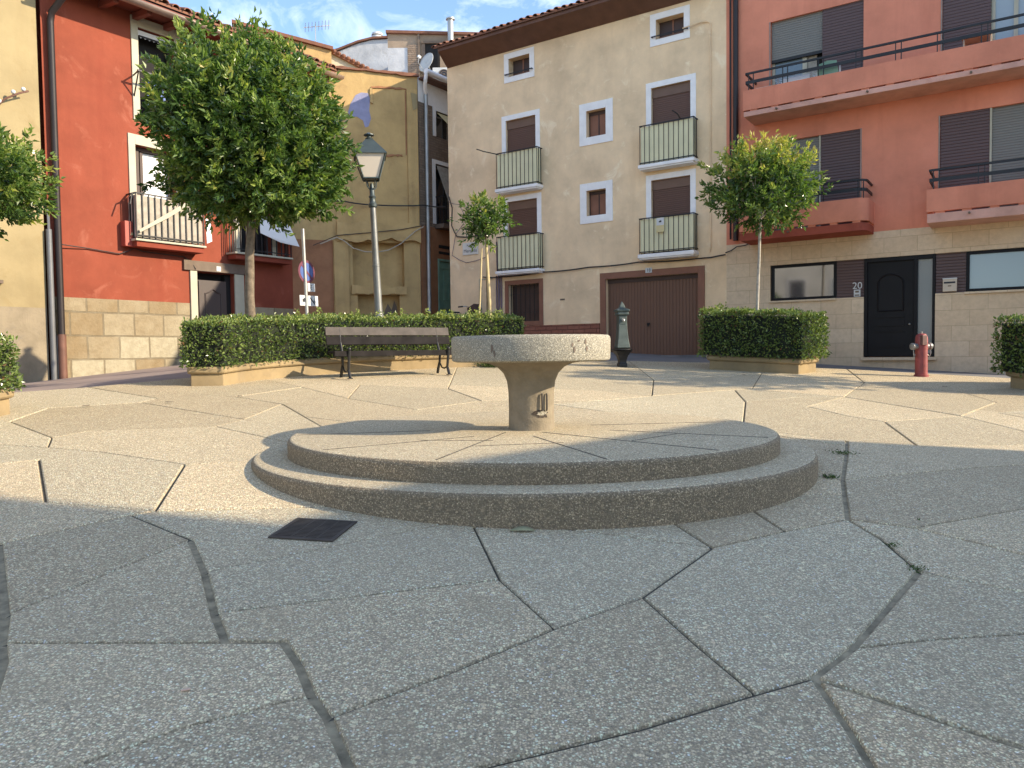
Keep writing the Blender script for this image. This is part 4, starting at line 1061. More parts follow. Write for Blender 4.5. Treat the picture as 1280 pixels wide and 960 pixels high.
    for k in range(7): u = 8.80+.15*k; r.bar(P(u, -.06, 2.2), P(u, -.06, 3.22), .018)
    for z in (2.45, 2.95): r.bar(P(8.75, -.06, z), P(9.75, -.06, z), .016, .01)
    r.build('bars', 'blackmetal', f)
    # red stone base and ground-floor patch of different render
    s = MB(); fr.box(s, 6.92, 11.84, -.02, .035, .5, 2.075); s.build('stone_base', 'redstone', t)
    s = MB(); fr.box(s, 10.68, 10.76, 0, .03, 2.2, 3.42); fr.box(s, 10.3, 10.76, 0, .02, 3.42, 3.46); s.build('old_jamb', 'cream', t)
    q = MB(); fr.box(q, 10.78, 11.33, .004, .03, 4.17, 4.52); sg = q.build('street_name_plate', 'pale', t, False, .006, 'pale street name plate at the left corner')
    text('lettering', 'PLAZA', .085, 'ink', sg, fr.tm(11.05, .031, 4.43), .001); text('lettering', 'Mercado', .135, 'ink', sg, fr.tm(11.05, .031, 4.28), .001)
    c = MB()
    for pts in ([(4.05,.03,9.0), (3.98,.03,8.95), (3.98,.03,3.75), (4.0,.03,3.66)], [(4.63,.09,8.96), (4.2,.04,9.02), (4.05,.03,9.0)]):
        c.tube([P(*p) for p in pts], .014, 6)
    c.build('cable_duct', 'tan', t)
    q = MB()
    for u, m0 in ((9.98, 0), (10.06, 1), (10.14, 0)): q.tube([P(u, .04, 1.5), P(u, .04, 3.5+m0*.5)], .026 if m0 else .02, 8)
    q.tube([P(10.06, .05, 3.55), P(10.07, .06, 3.9), P(10.12, .04, 4.45)], [.05, .045, .02], 8); q.build('conduit', 'purplecond', t, True)
    n = MB(); o = fr.box(n, 7.96, 8.10, 0, .012, 2.72, 2.76); n.build('wall_ring', 'lintel', t)
    return fr, t
TF, TT = tan_house()
def notice():
    fr = TF; m = MB(); fr.box(m, 5.02, 5.22, .305, .313, 4.20, 4.54); o = m.build('notice_board', ['noticey']); o.location = fr.loc; o.rotation_euler = (0, 0, fr.rz)
    m = MB(); fr.box(m, 5.025, 5.215, .3135, .3165, 4.36, 4.535); m.build('white_field', 'signwhite', o)
    k = MB(); k.plate([fr.p(u, .318, z) for u, z in ((5.085, 4.465), (5.12, 4.475), (5.16, 4.445), (5.14, 4.425), (5.09, 4.435))], fr.out(.002)); k.build('camera_symbol', 'ink', o)
    tag(o, 'yellow and white camera notice hung on the tan house balcony railing', 'notice')
notice()
for pts, lb, mt, r in (([(10.6,.05,3.50), (9.9,.07,3.46), (8.6,.05,3.50), (7.2,.05,3.53), (5.8,.07,3.55), (4.3,.06,3.52), (3.62,.05,3.56)], 'bundle of dark cables running along the tan house above the garage', 'cable', .018),
                   ([(3.62,.05,3.60), (3.35,.05,3.72), (3.0,.05,3.78), (2.7,.05,3.80)], 'dark cable climbing from the tan house to the coral house', 'cable', .014),
                   ([(11.78,.05,5.9), (11.6,.14,5.55), (11.66,.1,5.05), (11.5,.06,4.72), (10.9,.05,4.68), (10.3,.05,4.74)], 'tangled cables hanging down the left corner of the tan house', 'cable', .020),
                   ([(11.78,.08,5.75), (11.3,.2,5.6), (11.1,.1,5.2), (11.55,.06,4.8), (11.7,.05,4.2), (11.2,.04,3.95), (10.5,.04,4.05)], 'loose thin cable looping round the street name plate', 'purplecond', .009)):
    wire('wall_cable', lb, [TF.w(*p) for p in pts], r, mt, .02, 'cables strung on the houses')

def coral_house():
    fr = Frame(FA, FD, 1, .6, .85); t = fr.root('coral_house', 'coral red apartment house with long balconies over a stone clad ground floor', 'house')
    E = -2.35; ZT = 10.15
    H = [(.70,2.61,6.52,8.63), (-2.34,-.74,6.52,8.63), (.75,2.61,3.9,5.97), (-2.34,-.72,3.9,5.97), (E+.01,2.61,2.43,3.235), (-.665,.665,1.15,3.235)]
    m = wall(fr, MB(), E, 3.61, .2, ZT, H, .20, [(E, 3.61, .2, 3.78, 1)])
    P = fr.p; D = 9
    m.add([P(E,0,.2), P(E,-D,.2), P(E,-D,ZT), P(E,0,ZT)], [(0,1,2,3)]); m.add([P(3.61,0,.2), P(3.61,-D,.2), P(3.61,-D,ZT), P(3.61,0,ZT)], [(0,1,2,3)])
    m.add([P(E,-D,.2), P(3.61,-D,.2), P(3.61,-D,ZT), P(E,-D,ZT)], [(0,1,2,3)]); m.add([P(E,0,ZT), P(3.61,0,ZT), P(3.61,-D,ZT), P(E,-D,ZT)], [(0,1,2,3)])
    m.add([P(E+.01,-.45,.2), P(3.6,-.45,.2), P(3.6,-.45,ZT-.05), P(E+.01,-.45,ZT-.05)], [(0,1,2,3)])
    m.build('wall', ['coral', 'clad'], t)
    c = MB(); fr.box(c, E-.1, 3.58, .0, .12, ZT, ZT+.12); c.build('cornice', 'coral', t)
    q = MB(); q.tube([P(3.37,.07,10.1), P(3.37,.07,3.86)], .058, 10); q.tube([P(3.50,.05,10.1), P(3.50,.05,3.9)], .02, 6); q.build('downpipe', 'darkpipe', t, True)
    def shut(nm, a, b, c, d, dep, mat, par=t):
        s = MB(); fr.box(s, a, b, -dep-.03, -dep, c, d); return s.build(nm, mat, par)
    def edge(a, b, c, d, par):                       # pale aluminium edge strip seen beside the openings
        s = MB(); fr.box(s, a, b, .0, .012, c, d); s.build('edge_strip', 'copper', par)
    # upper left window: roller half raised, louvred panel at its right
    w = shut('window', .70, 1.52, 6.5, 8.63, .03, 'louver'); w['label'] = 'upper window with a half raised blind beside a brown louvred panel'
    shut('roller_blind', 1.53, 2.60, 7.80, 8.63, .07, 'greyroll', w); s = MB(); fr.box(s, 1.53, 2.60, -.12, -.06, 7.74, 7.80); s.build('blind_bar', 'blackmetal', w)
    shut('pane', 1.95, 2.56, 6.5, 7.76, .14, 'frosted', w); s = MB()
    for a, b in ((2.54, 2.60), (1.86, 1.95)): fr.box(s, a, b, -.155, -.115, 6.5, 7.76)
    fr.box(s, 1.95, 2.54, -.155, -.12, 6.5, 6.6); s.build('frame', 'cream', w); shut('curtain', 1.66, 1.86, 6.5, 7.76, .16, 'oldcanvas', w); shut('room', 1.53, 1.9, 6.5, 7.76, .19, 'darkvoid', w)
    edge(2.61, 2.635, 6.6, 8.63, w)
    # upper right
    w = shut('window', -1.56, -.745, 6.5, 8.63, .03, 'louver'); w['label'] = 'upper right window with pale frame reflecting the sky beside a louvred panel'
    shut('pane', -2.34, -1.62, 6.5, 8.63, .12, 'curtain_glass' if False else 'glassc', w); s = MB()
    for a, b in ((-1.63, -1.565), (-2.0, -1.93)): fr.box(s, a, b, -.135, -.09, 6.5, 8.63)
    s.build('frame', 'cream', w); edge(-.74, -.715, 6.6, 8.63, w)
    # middle windows
    w = shut('window', .75, 1.54, 3.9, 5.97, .03, 'louver'); w['label'] = 'middle left window closed by louvred panel and roller blind'; shut('roller_blind', 1.58, 2.60, 3.9, 5.97, .07, 'greyroll', w); s = MB(); fr.box(s, 1.545, 1.58, -.1, -.02, 3.9, 5.97); s.build('mullion', 'cream', w)
    edge(.722, .746, 4.4, 5.97, w)
    w = shut('window', -1.56, -.725, 3.9, 5.97, .03, 'louver'); w['label'] = 'middle right window closed by louvred panel and roller blind'; shut('roller_blind', -2.34, -1.60, 3.9, 5.97, .07, 'greyroll', w); s = MB(); fr.box(s, -1.6, -1.565, -.1, -.02, 3.9, 5.97); s.build('mullion', 'cream', w)
    edge(-.72, -.696, 4.5, 5.97, w)
    # ground floor strip: black framed windows, louvred panels, door
    def gwin(a, b, c, d, glass, lb):
        s = MB(); fr.box(s, a, b, -.13, -.05, c, c+.06); fr.box(s, a, b, -.13, -.05, d-.06, d); fr.box(s, a, a+.06, -.13, -.05, c+.06, d-.06); fr.box(s, b-.06, b, -.13, -.05, c+.06, d-.06)
        f = s.build('window', 'blackdoor', t, False, 0, lb); g = MB(); fr.box(g, a+.06, b-.06, -.11, -.095, c+.06, d-.06); g.build('pane', glass, f)
        s = MB(); fr.box(s, a-.01, b+.02, -.12, .045, c-.045, c-.002); s.build('sill', 'clad', f)
    gwin(1.215, 2.605, 2.435, 3.232, 'glass', 'ground floor window reflecting the house opposite'); gwin(-2.33, -1.195, 2.435, 3.232, 'glassc', 'ground floor window at the right with pale curtain')
    shut('panel', .667, 1.212, 2.432, 3.233, .06, 'louver'); shut('panel', -1.192, -.667, 2.432, 3.233, .06, 'louver')
    f = MB(); fr.box(f, .60, .663, -.16, -.02, 1.16, 3.232); fr.box(f, -.345, -.28, -.16, -.02, 1.16, 3.232); fr.box(f, -.663, -.61, -.16, -.02, 1.16, 3.232); fr.box(f, -.28, .60, -.16, -.02, 3.15, 3.232); fr.box(f, -.61, -.345, -.16, -.02, 3.15, 3.232); fr.box(f, -.61, -.345, -.16, -.02, 1.16, 1.22)
    d = f.build('front_door', 'blackdoor', t, False, .004); s = MB(); fr.box(s, -.28, .60, -.13, -.08, 1.17, 3.15); s.build('door_leaf', 'blackdoor', d)
    g = MB(); fr.box(g, -.61, -.345, -.12, -.10, 1.22, 3.15); g.build('side_pane', 'frosted', d)
    r = MB(); arc = [(.16+.24*math.cos(math.pi*k/12), 2.68+.2*math.sin(math.pi*k/12)) for k in range(13)]
    r.tube([P(.40, -.075, 2.12), P(.40, -.075, 2.68)]+[P(u, -.075, z) for u, z in arc]+[P(-.08, -.075, 2.12), P(.40, -.075, 2.12)], .018, 6)
    for z0, z1 in ((1.98, 2.03), (1.80, 1.92), (1.68, 1.71), (1.36, 1.40)): fr.box(r, -.10, .42, -.08, -.058, z0, z1)
    r.build('moulding', 'blackdoor', d); k = MB().sphere(P(-.20, -.05, 1.83), .022, 8); k.build('handle', 'ironball', d, True)
    s = MB(); fr.box(s, -.70, .70, -.3, .09, 1.085, 1.148); s.build('threshold', 'clad', t, False, .004)
    text('house_number', '20', .20, 'signwhite', t, fr.tm(.80, -.055, 2.675), .004)
    s = MB(); fr.box(s, .735, .865, -.06, -.03, 2.445, 2.595); i = s.build('intercom', 'signwhite', t, False, .005); s = MB(); fr.box(s, .765, .835, -.031, -.026, 2.53, 2.57); fr.box(s, .755, .845, -.031, -.026, 2.465, 2.49); s.build('button_panel', 'lintel', i)
    s = MB(); fr.box(s, -1.045, -.80, -.06, .06, 2.455, 2.72); i = s.build('mailbox', 'mailbox', t, False, .008); s = MB(); fr.box(s, -1.02, -.82, .06, .066, 2.615, 2.65); s.build('slot', 'ink', i); s = MB(); fr.box(s, -1.047, -.798, .0, .075, 2.70, 2.722); s.build('lid', 'signwhite', i); s = MB(); fr.box(s, -.95, -.89, .061, .064, 2.555, 2.575); s.build('name_tag', 'lintel', i)
    # balconies
    def balcony(a, b, zs0, zs1, zp0, zp1, dep, lb, cornerlo=False, sm='slabpink'):
        rr = .22 if cornerlo else .02; n = 7 if cornerlo else 1
        def outline(d, ins):
            lo = [(a+ins+rr-rr*math.cos(math.pi/2*k/n), d-rr+rr*math.sin(math.pi/2*k/n)) for k in range(n+1)] if cornerlo else [(a+ins, d)]
            return [(a+ins, 0.0)]+lo+[(b-ins, d), (b-ins, 0.0)]
        def loop(m, o, i, z0, z1):
            k = len(o); V = [P(u, d, z0) for u, d in o]+[P(u, d, z1) for u, d in o]+[P(u, d, z0) for u, d in i]+[P(u, d, z1) for u, d in i]
            for q in range(k-1): m.add([V[q], V[q+1], V[k+q+1], V[k+q]], [(0,1,2,3)]); m.add([V[2*k+q], V[3*k+q], V[3*k+q+1], V[2*k+q+1]], [(0,1,2,3)]); m.add([V[k+q], V[k+q+1], V[3*k+q+1], V[3*k+q]], [(0,1,2,3)]); m.add([V[q], V[2*k+q], V[2*k+q+1], V[q+1]], [(0,1,2,3)])
        m = MB(); loop(m, outline(dep, 0), outline(dep-.1, .1), zp0, zp1)
        bb = m.build('balcony', 'coral', t, False, .006, lb)
        s = MB(); o = outline(dep-.015, .01); k = len(o); s.add([P(u, d, zs0) for u, d in o]+[P(u, d, zs1) for u, d in o], [tuple(range(k))[::-1], tuple(range(k, 2*k))]+[(q, (q+1) % k, k+(q+1) % k, k+q) for q in range(k)])
        s.build('slab', sm, bb, False, .006)
        s = MB(); n2 = max(3, int((b-a)/.42))
        for q in range(n2):
            u = a+(b-a)*(q+.5)/n2; fr.box(s, u-.075, u+.075, dep-.12, dep-.02, zs1, zp0)
        fr.box(s, a+.03, b-.03, 0, dep-.28, zs1, zp0); s.build('spacer', 'coral', bb)
        s = MB()
        for q in range(max(1, int((b-a)/1.5))): u = a+(b-a)*(q+.6)/max(1, int((b-a)/1.5)); s.tube([P(u, dep-.05, zs1-.05), P(u, dep+.03, zs1-.055)], .022, 8)
        s.build('drain_spout', 'lintel', bb)
        r = MB(); zt = zp1+.37; d0 = dep-.05; p1 = outline(d0, .05)[1:-1]; pts = [P(u, d, zt) for u, d in [(a+.05, .0)]+p1+[(b-.05, .0)]]
        for q in range(len(pts)-1): r.bar(pts[q], pts[q+1], .035, .04)
        pts2 = [Vector(p)-Vector((0, 0, .19)) for p in pts]
        for q in range(len(pts)-1): r.bar(pts2[q], pts2[q+1], .022, .065)
        n3 = max(2, round((b-a)/.78))
        for q in range(n3+1):
            u = a+.09+(b-a-.3)*q/n3
            for du in (0, .10): r.bar(P(u+du, d0, zp1-.01), P(u+du, d0, zt), .018)
        r.build('railing', 'blackmetal', bb); return bb
    balcony(E, 2.98, 6.415, 6.52, 6.545, 6.97, .80, 'upper balcony running the full width')
    balcony(.47, 3.06, 3.73, 3.89, 3.93, 4.385, .80, 'lower left balcony with rounded right corner', True, 'slabred')
    balcony(E, -.57, 3.745, 3.92, 3.955, 4.385, .80, 'lower right balcony')
    return fr, t
CF, CT = coral_house()
def balcony_things():
    fr = CF
    def at(name, label, cat): o = root(name, label, cat, fr.w(0, 0, 0), fr.rz); o.location.z = 0; return o
    f2 = Frame(FA, FD, 1, 0, 0); P = f2.p
    t = at('drying_rack', 'white folding drying rack with hung linen on the left end of the long coral balcony', 'drying rack')
    m = MB()
    for u in (1.62, 2.30):
        m.bar(P(u, .25, 6.55), P(u, .58, 7.18), .018); m.bar(P(u, .58, 6.55), P(u, .25, 7.18), .018)
    for d in (.22, .32, .42, .52, .62): m.bar(P(1.5, d, 7.16), P(2.4, d, 7.16), .01)
    m.build('frame', 'signwhite', t); c = MB(); c.plate([P(1.66, .5, 7.15), P(2.22, .5, 7.15), P(2.22, .56, 6.75), P(1.66, .56, 6.72)], P(0, .012, 0)); c.plate([P(1.72, .36, 7.15), P(2.1, .36, 7.15), P(2.1, .40, 6.9), P(1.72, .40, 6.88)], P(0, .012, 0)); c.build('linen', 'cloth', t)
    t = at('garden_chair', 'white plastic chair with greenish back on the long coral balcony by the louvred panel', 'chair')
    m = MB(); f2.box(m, 1.05, 1.50, .15, .55, 6.90, 6.94); m.build('seat', 'signwhite', t, False, .01); m = MB(); m.plate([P(1.06, .58, 6.95), P(1.50, .58, 6.95), P(1.46, .64, 7.24), P(1.28, .645, 7.29), P(1.10, .64, 7.26)], P(0, .03, 0)); m.build('backrest', 'greendoor', t)
    m = MB()
    m.bar(P(1.04, .6, 6.54), P(1.04, .63, 7.22), .03); m.bar(P(1.51, .6, 6.54), P(1.49, .63, 7.2), .03)
    for u in (1.06, 1.49): m.bar(P(u, .17, 6.54), P(u, .17, 6.9), .03)
    m.build('leg', 'signwhite', t)
    o = MB(); f2.box(o, 2.42, 2.74, .30, .60, 6.54, 6.98); f2.box(o, 2.40, 2.76, .28, .62, 6.98, 7.04); b = o.build('storage_box', 'pale', None, False, .015); b.location = (FA[0], FA[1], 0); b.rotation_euler = (0, 0, fr.rz); tag(b, 'pale lidded storage box at the left end of the long coral balcony', 'box')
    o = MB(); f2.box(o, -1.60, -1.12, .25, .62, 7.16, 7.19)
    for u, d in ((-1.58, .28), (-1.15, .28), (-1.58, .59), (-1.15, .59)): o.bar(P(u, d, 6.54), P(u, d, 7.16), .025)
    b = o.build('small_table', 'mailbox', None, False, .005); b.location = (FA[0], FA[1], 0); b.rotation_euler = (0, 0, fr.rz); tag(b, 'small pale table on the long coral balcony near the right edge', 'table')
balcony_things()

# ------------------------------------------------------------------ facade R: red house and yellow house on the left
RA, RD, RK = (-7.14, 12.07), (.588, .809), 1.42
def red_house():
    fr = Frame(RA, RD, -1, 2.5, .95, RK); t = fr.root('red_house', 'bright red rendered two storey house with ashlar base and grey panelled door', 'house')
    P = fr.p; E = 5.22; ZT = 7.32; D = 8
    H = [(1.40,2.06,5.42,6.97), (1.29,2.02,3.29,4.97), (3.35,4.02,5.42,6.97), (3.28,4.02,3.29,4.97), (2.36,3.14,.9,2.90)]
    m = wall(fr, MB(), -.13, E, .2, ZT, H, .24, [(-.13, 2.24, .2, 2.315, 1), (3.33, E, .2, 2.30, 1)])
    m.add([P(E,0,.2), P(E,-D,.2), P(E,-D,ZT), P(E,-4,ZT+1.4), P(E,0,ZT)], [(0,1,2,3,4)]); m.add([P(-.13,-D,.2), P(E,-D,.2), P(E,-D,ZT), P(-.13,-D,ZT)], [(0,1,2,3)]); m.add([P(-.12,-.5,.2), P(E-.01,-.5,.2), P(E-.01,-.5,ZT-.05), P(-.12,-.5,ZT-.05)], [(0,1,2,3)])
    m.build('wall', ['redwall', 'ashlar'], t)
    # eave: boards, rafters, gutter, tiles
    s = MB(); s.add([P(-.1,0,7.19), P(5.36,0,7.19), P(5.36,.56,7.14), P(-.1,.56,7.14), P(-.1,0,7.24), P(5.36,0,7.24), P(5.36,.56,7.2), P(-.1,.56,7.2)], [(0,1,2,3), (4,7,6,5), (0,4,5,1), (1,5,6,2), (2,6,7,3), (3,7,4,0)]); e = s.build('eave', 'redwood', t)
    s = MB()
    for k in range(10): u = .25+k*.55; s.bar(P(u, .0, 7.12), P(u, .50, 7.08), .09, .10)
    s.build('rafter', 'redwood', e)
    g = MB(); k = 8; vs = []
    for u in (-.12, 5.42):
        vs += [P(u, .60+.075*math.cos(math.pi*q/k+math.pi), 7.13+.075*math.sin(math.pi*q/k+math.pi)) for q in range(k+1)]
    g.add(vs, [(q, q+1, k+2+q, k+1+q) for q in range(k)]); o = g.build('gutter', 'copper', t, True); md = o.modifiers.new('thick', 'SOLIDIFY'); md.thickness = .006
    tileroof(fr, t, -.05, 5.38, .62, 7.26, 4.7, 1.55, .20, 'roof', 'tile', .075)
    q = MB(); q.tube([P(-.02,.08,.98), P(-.02,.08,1.72)], .062, 12); q.build('downpipe_foot', 'rustpipe', t, True)
    q = MB(); q.tube([P(-.02,.08,1.70), P(-.02,.08,6.55), P(-.01,.12,6.70), P(.10,.52,7.0), P(.12,.60,7.10)], .05, 12); q.build('downpipe', 'darkpipe', t, True)
    q = MB(); q.tube([P(-.145,.06,.98), P(-.145,.06,3.35)], .042, 10); q.tube([P(-.145,.06,3.35), P(-.14,.04,3.7)], .02, 6); q.tube([P(-.075,.05,.98), P(-.075,.05,1.7)], .014, 6); q.build('grey_downpipe', 'greypipe', t, True)
    def tallwin(a, b, c, d, lb, mode):
        f = MB(); fr.box(f, a-.12, a, 0, .025, c-.03, d+.17); fr.box(f, b, b+.12, 0, .025, c-.03, d+.17); fr.box(f, a, b, 0, .025, d, d+.17); f = f.build('window', 'cream', t, False, .005, lb)
        s = MB(); fr.box(s, a-.01, b+.01, -.24, -.22, c-.01, d+.01); s.build('room', 'darkvoid', f)
        s = MB()
        for u in (a+.025, b-.025): fr.box(s, u-.03, u+.03, -.17, -.12, c, d)
        fr.box(s, a, b, -.17, -.12, d-.06, d); s.build('frame', 'wooddoor', f); return f
    w = tallwin(1.40, 2.06, 5.42, 6.97, 'upper tall window with open blind and blue laundry', 0)
    s = MB(); n = 8
    for k in range(n): u0, u1 = 1.42+.62*k/n, 1.42+.62*(k+1)/n; s.plate([P(u0, -.05, 6.95), P(u1, -.05, 6.95), P(u1, -.01, 6.84), P((u0+u1)/2, 0, 6.80), P(u0, -.01, 6.84)], P(2.5, .006, .95))
    s.build('awning_valance', 'cloth', w); s = MB(); s.bar(P(1.42, .01, 6.83), P(2.05, .01, 6.83), .025); s.build('awning_bar', 'blackmetal', w)
    s = MB(); s.plate([P(1.44, .12, 6.05), P(1.80, .14, 6.03), P(1.78, .13, 5.62), P(1.47, .11, 5.66)], P(2.5, .01, .95)); s.build('laundry', 'bluecloth', w)
    r = MB(); r.bar(P(1.22, .30, 6.13), P(2.2, .30, 6.13), .025); r.bar(P(1.24, .30, 6.13), P(1.30, .02, 5.78), .018); r.bar(P(1.3, .02, 6.13), P(1.24, .3, 6.13), .018); r.bar(P(2.18, .3, 6.13), P(2.12, .02, 5.78), .018); r.build('clothes_rail', 'blackmetal', w)
    tallwin(3.35, 4.02, 5.42, 6.97, 'upper window hidden behind the round tree', 0)
    w = tallwin(1.29, 2.02, 3.29, 4.97, 'balcony door with dark shutters and light curtain', 1)
    s = MB(); fr.box(s, 1.52, 1.98, -.20, -.19, 3.3, 4.9); s.build('curtain', 'cloth', w)
    s = MB(); fr.box(s, 1.30, 1.42, -.19, -.12, 3.3, 4.92); fr.box(s, 1.45, 1.50, -.18, -.14, 3.3, 4.92); s.build('shutter', 'wooddoor', w)
    tallwin(3.28, 4.02, 3.29, 4.97, 'balcony door behind the round tree', 1)
    def balc(a, b, z, lb, canvas):
        s = MB(); fr.box(s, a, b, 0, .27, z-.13, z-.035); bb = s.build('balcony', 'redtrim', t, False, .008, lb); s = MB(); fr.box(s, a-.03, b+.03, 0, .31, z-.035, z); s.build('slab_edge', 'cream', bb, False, .006)
        r = MB(); n = 11; z1 = z+.76
        for k in range(n+1): u = a+(b-a)*k/n; r.bar(P(u, .28, z), P(u, .28, z1), .017)
        for u in (a, b):
            for d in (.09, .18): r.bar(P(u, d, z), P(u, d, z1), .017)
            r.bar(P(u, 0, z1), P(u, .29, z1), .024)
        r.bar(P(a, .28, z1), P(b, .28, z1), .03, .02); r.bar(P(a, .28, z+.06), P(b, .28, z+.06), .018)
        if canvas: r.tube([P(a, .28, z1), P(a-.07, .30, z1-.03), P(a-.13, .34, z1-.22)], .014, 6)
        r.build('railing', 'blackmetal', bb)
        if canvas:
            c = MB(); fr.box(c, a+.012, b-.012, .255, .265, z+.03, z1-.03); fr.box(c, a+.01, a+.02, .02, .25, z+.03, z1-.03); c.build('screen', 'oldcanvas', bb)
            c = MB(); c.plate([P(a+.02, .31, z+.14), P(a+.58, .32, z+.52), P(a+.90, .32, z+.74), P(a+.90, .32, z+.66), P(a+.56, .32, z+.42), P(a+.04, .31, z+.10)], P(2.5, .012, .95)); c.build('rolled_awning', 'cream', bb)
            c = MB(); c.plate([P(b+.03, .29, z+.52), P(b+.13, .29, z+.44), P(b+.15, .29, z+.10), P(b+.05, .29, z+.05)], P(2.5, .01, .95)); c.build('hanging_cloth', 'cloth', bb)
        return bb
    balc(1.13, 2.36, 3.335, 'first floor balcony with worn screen and rolled awning', True)
    b2 = balc(3.01, 4.27, 3.30, 'first floor balcony with white cloth hanging', False)
    c = MB(); c.plate([P(3.50, .33, 4.05), P(4.15, .33, 4.02), P(4.42, .35, 3.53), P(3.98, .33, 3.57), P(3.52, .33, 3.70)], P(2.5, .012, .95)); c.build('hanging_cloth', 'cloth', b2)
    # door
    s = MB(); fr.box(s, 2.225, 2.36, 0, .035, .9, 2.905); fr.box(s, 3.14, 3.34, 0, .035, .9, 2.905); d = s.build('front_door', 'cream', t, False, .006)
    s = MB(); fr.box(s, 2.10, 3.50, 0, .05, 2.91, 3.09); l = s.build('lintel', 'lintel', d, False, .006)
    s = MB(); fr.box(s, 2.74, 2.83, .052, .06, 2.93, 3.02); q = s.build('number_plate', 'signwhite', d); text('number', '11', .075, 'signblue', q, fr.tm(2.785, .061, 2.975), .001)
    s = MB(); fr.box(s, 2.36, 3.02, -.12, -.08, .9, 2.76); fr.box(s, 2.44, 2.50, -.08, -.055, .9, 2.74); s.build('door_leaf', 'greydoor', d)
    s = MB(); fr.box(s, 2.36, 3.14, -.24, -.22, .9, 2.9); fr.box(s, 3.02, 3.14, -.2, -.12, .9, 2.9); s.build('dark_gap', 'darkvoid', d)
    r = MB().tube([P(2.58, -.075, 1.95), P(2.90, -.075, 1.95), P(2.90, -.075, 2.52), P(2.83, -.075, 2.54), P(2.74, -.075, 2.60), P(2.65, -.075, 2.54), P(2.58, -.075, 2.52), P(2.58, -.075, 1.95)], .014, 6); r.build('moulding', 'greydoor', d); r = MB().tube([P(2.58, -.075, 1.2), P(2.90, -.075, 1.2), P(2.90, -.075, 1.8), P(2.58, -.075, 1.8), P(2.58, -.075, 1.2)], .014, 6); r.build('moulding', 'greydoor', d)
    s = MB(); fr.box(s, 1.0, 1.215, 0, .15, 3.21, 3.63); o = s.build('meter_box', 'redbox', t, False, .006); s = MB(); s.plate([P(1.09, .151, 3.40), P(1.14, .151, 3.40), P(1.115, .151, 3.45)], P(2.5, .003, .95)); s.build('warning_triangle', 'noticey', o)
    # antenna and flue on the roof
    return fr, t
RF, RT = red_house()
wire('wall_cable', 'dark cable along the red wall dipping under the meter box and balcony', [RF.w(*p) for p in [(.02,.1,3.13), (.45,.03,3.12), (.95,.03,3.08), (1.1,.05,3.14), (1.2,.05,3.20), (1.35,.04,3.16), (2.1,.03,3.14), (2.25,.03,3.06), (2.32,.06,2.93)]], .013, 'cable', .0, 'cables strung on the houses')

def yellow_house():
    fr = Frame(RA, RD, -1, -3., .85, RK); t = fr.root('yellow_house', 'pale yellow rendered house with rough stone base at the left edge', 'house'); P = fr.p; ZT = 9.2
    m = wall(fr, MB(), -6.5, -.19, .2, ZT, [(-1.75,-.90,2.52,3.55), (-3.6,-2.7,5.2,6.8)], .2, [(-6.5, -.19, .2, 2.13, 1)])
    m.add([P(-.19,.0,.2), P(-.19,-7,.2), P(-.19,-7,ZT), P(-.19,0,ZT)], [(0,1,2,3)]); m.add([P(-6.5,0,ZT), P(-.19,0,ZT), P(-.19,-7,ZT), P(-6.5,-7,ZT)], [(0,1,2,3)]); m.add([P(-6.5,-.4,.2), P(-.2,-.4,.2), P(-.2,-.4,ZT-.05), P(-6.5,-.4,ZT-.05)], [(0,1,2,3)])
    m.add([P(-6.5,0,.2), P(-6.5,-7,.2), P(-6.5,-7,ZT), P(-6.5,0,ZT)], [(0,1,2,3)])
    m.build('wall', ['yellow', 'rubble'], t)
    f = MB(); fr.box(f, -1.75, -.90, -.18, -.15, 2.52, 3.55); w = f.build('window', 'darkvoid', t); s = MB(); fr.box(s, -1.83, -.80, 0, .06, 2.47, 2.52); s.build('sill', 'lintel', w)
    s = MB()
    for k in range(5): s.bar(P(-1.7+.19*k, .02, 2.52), P(-1.7+.19*k, .02, 3.55), .016)
    s.bar(P(-.88, .05, 3.1), P(-.80, .12, 3.24), .03); s.build('bars', 'blackmetal', w)
    b = MB(); b.tube([P(-.80,.02,5.06), P(-.70,.10,5.20), P(-.52,.16,5.32), P(-.40,.16,5.38)], .014, 6); b.build('wire_bracket', 'rustpipe', t, True)
    for q in ((-.60,.14,5.32), (-.47,.16,5.39), (-.76,.06,5.16)): MB().sphere(P(*q), .032, 8).build('insulator', 'signwhite', t, True)
yellow_house()

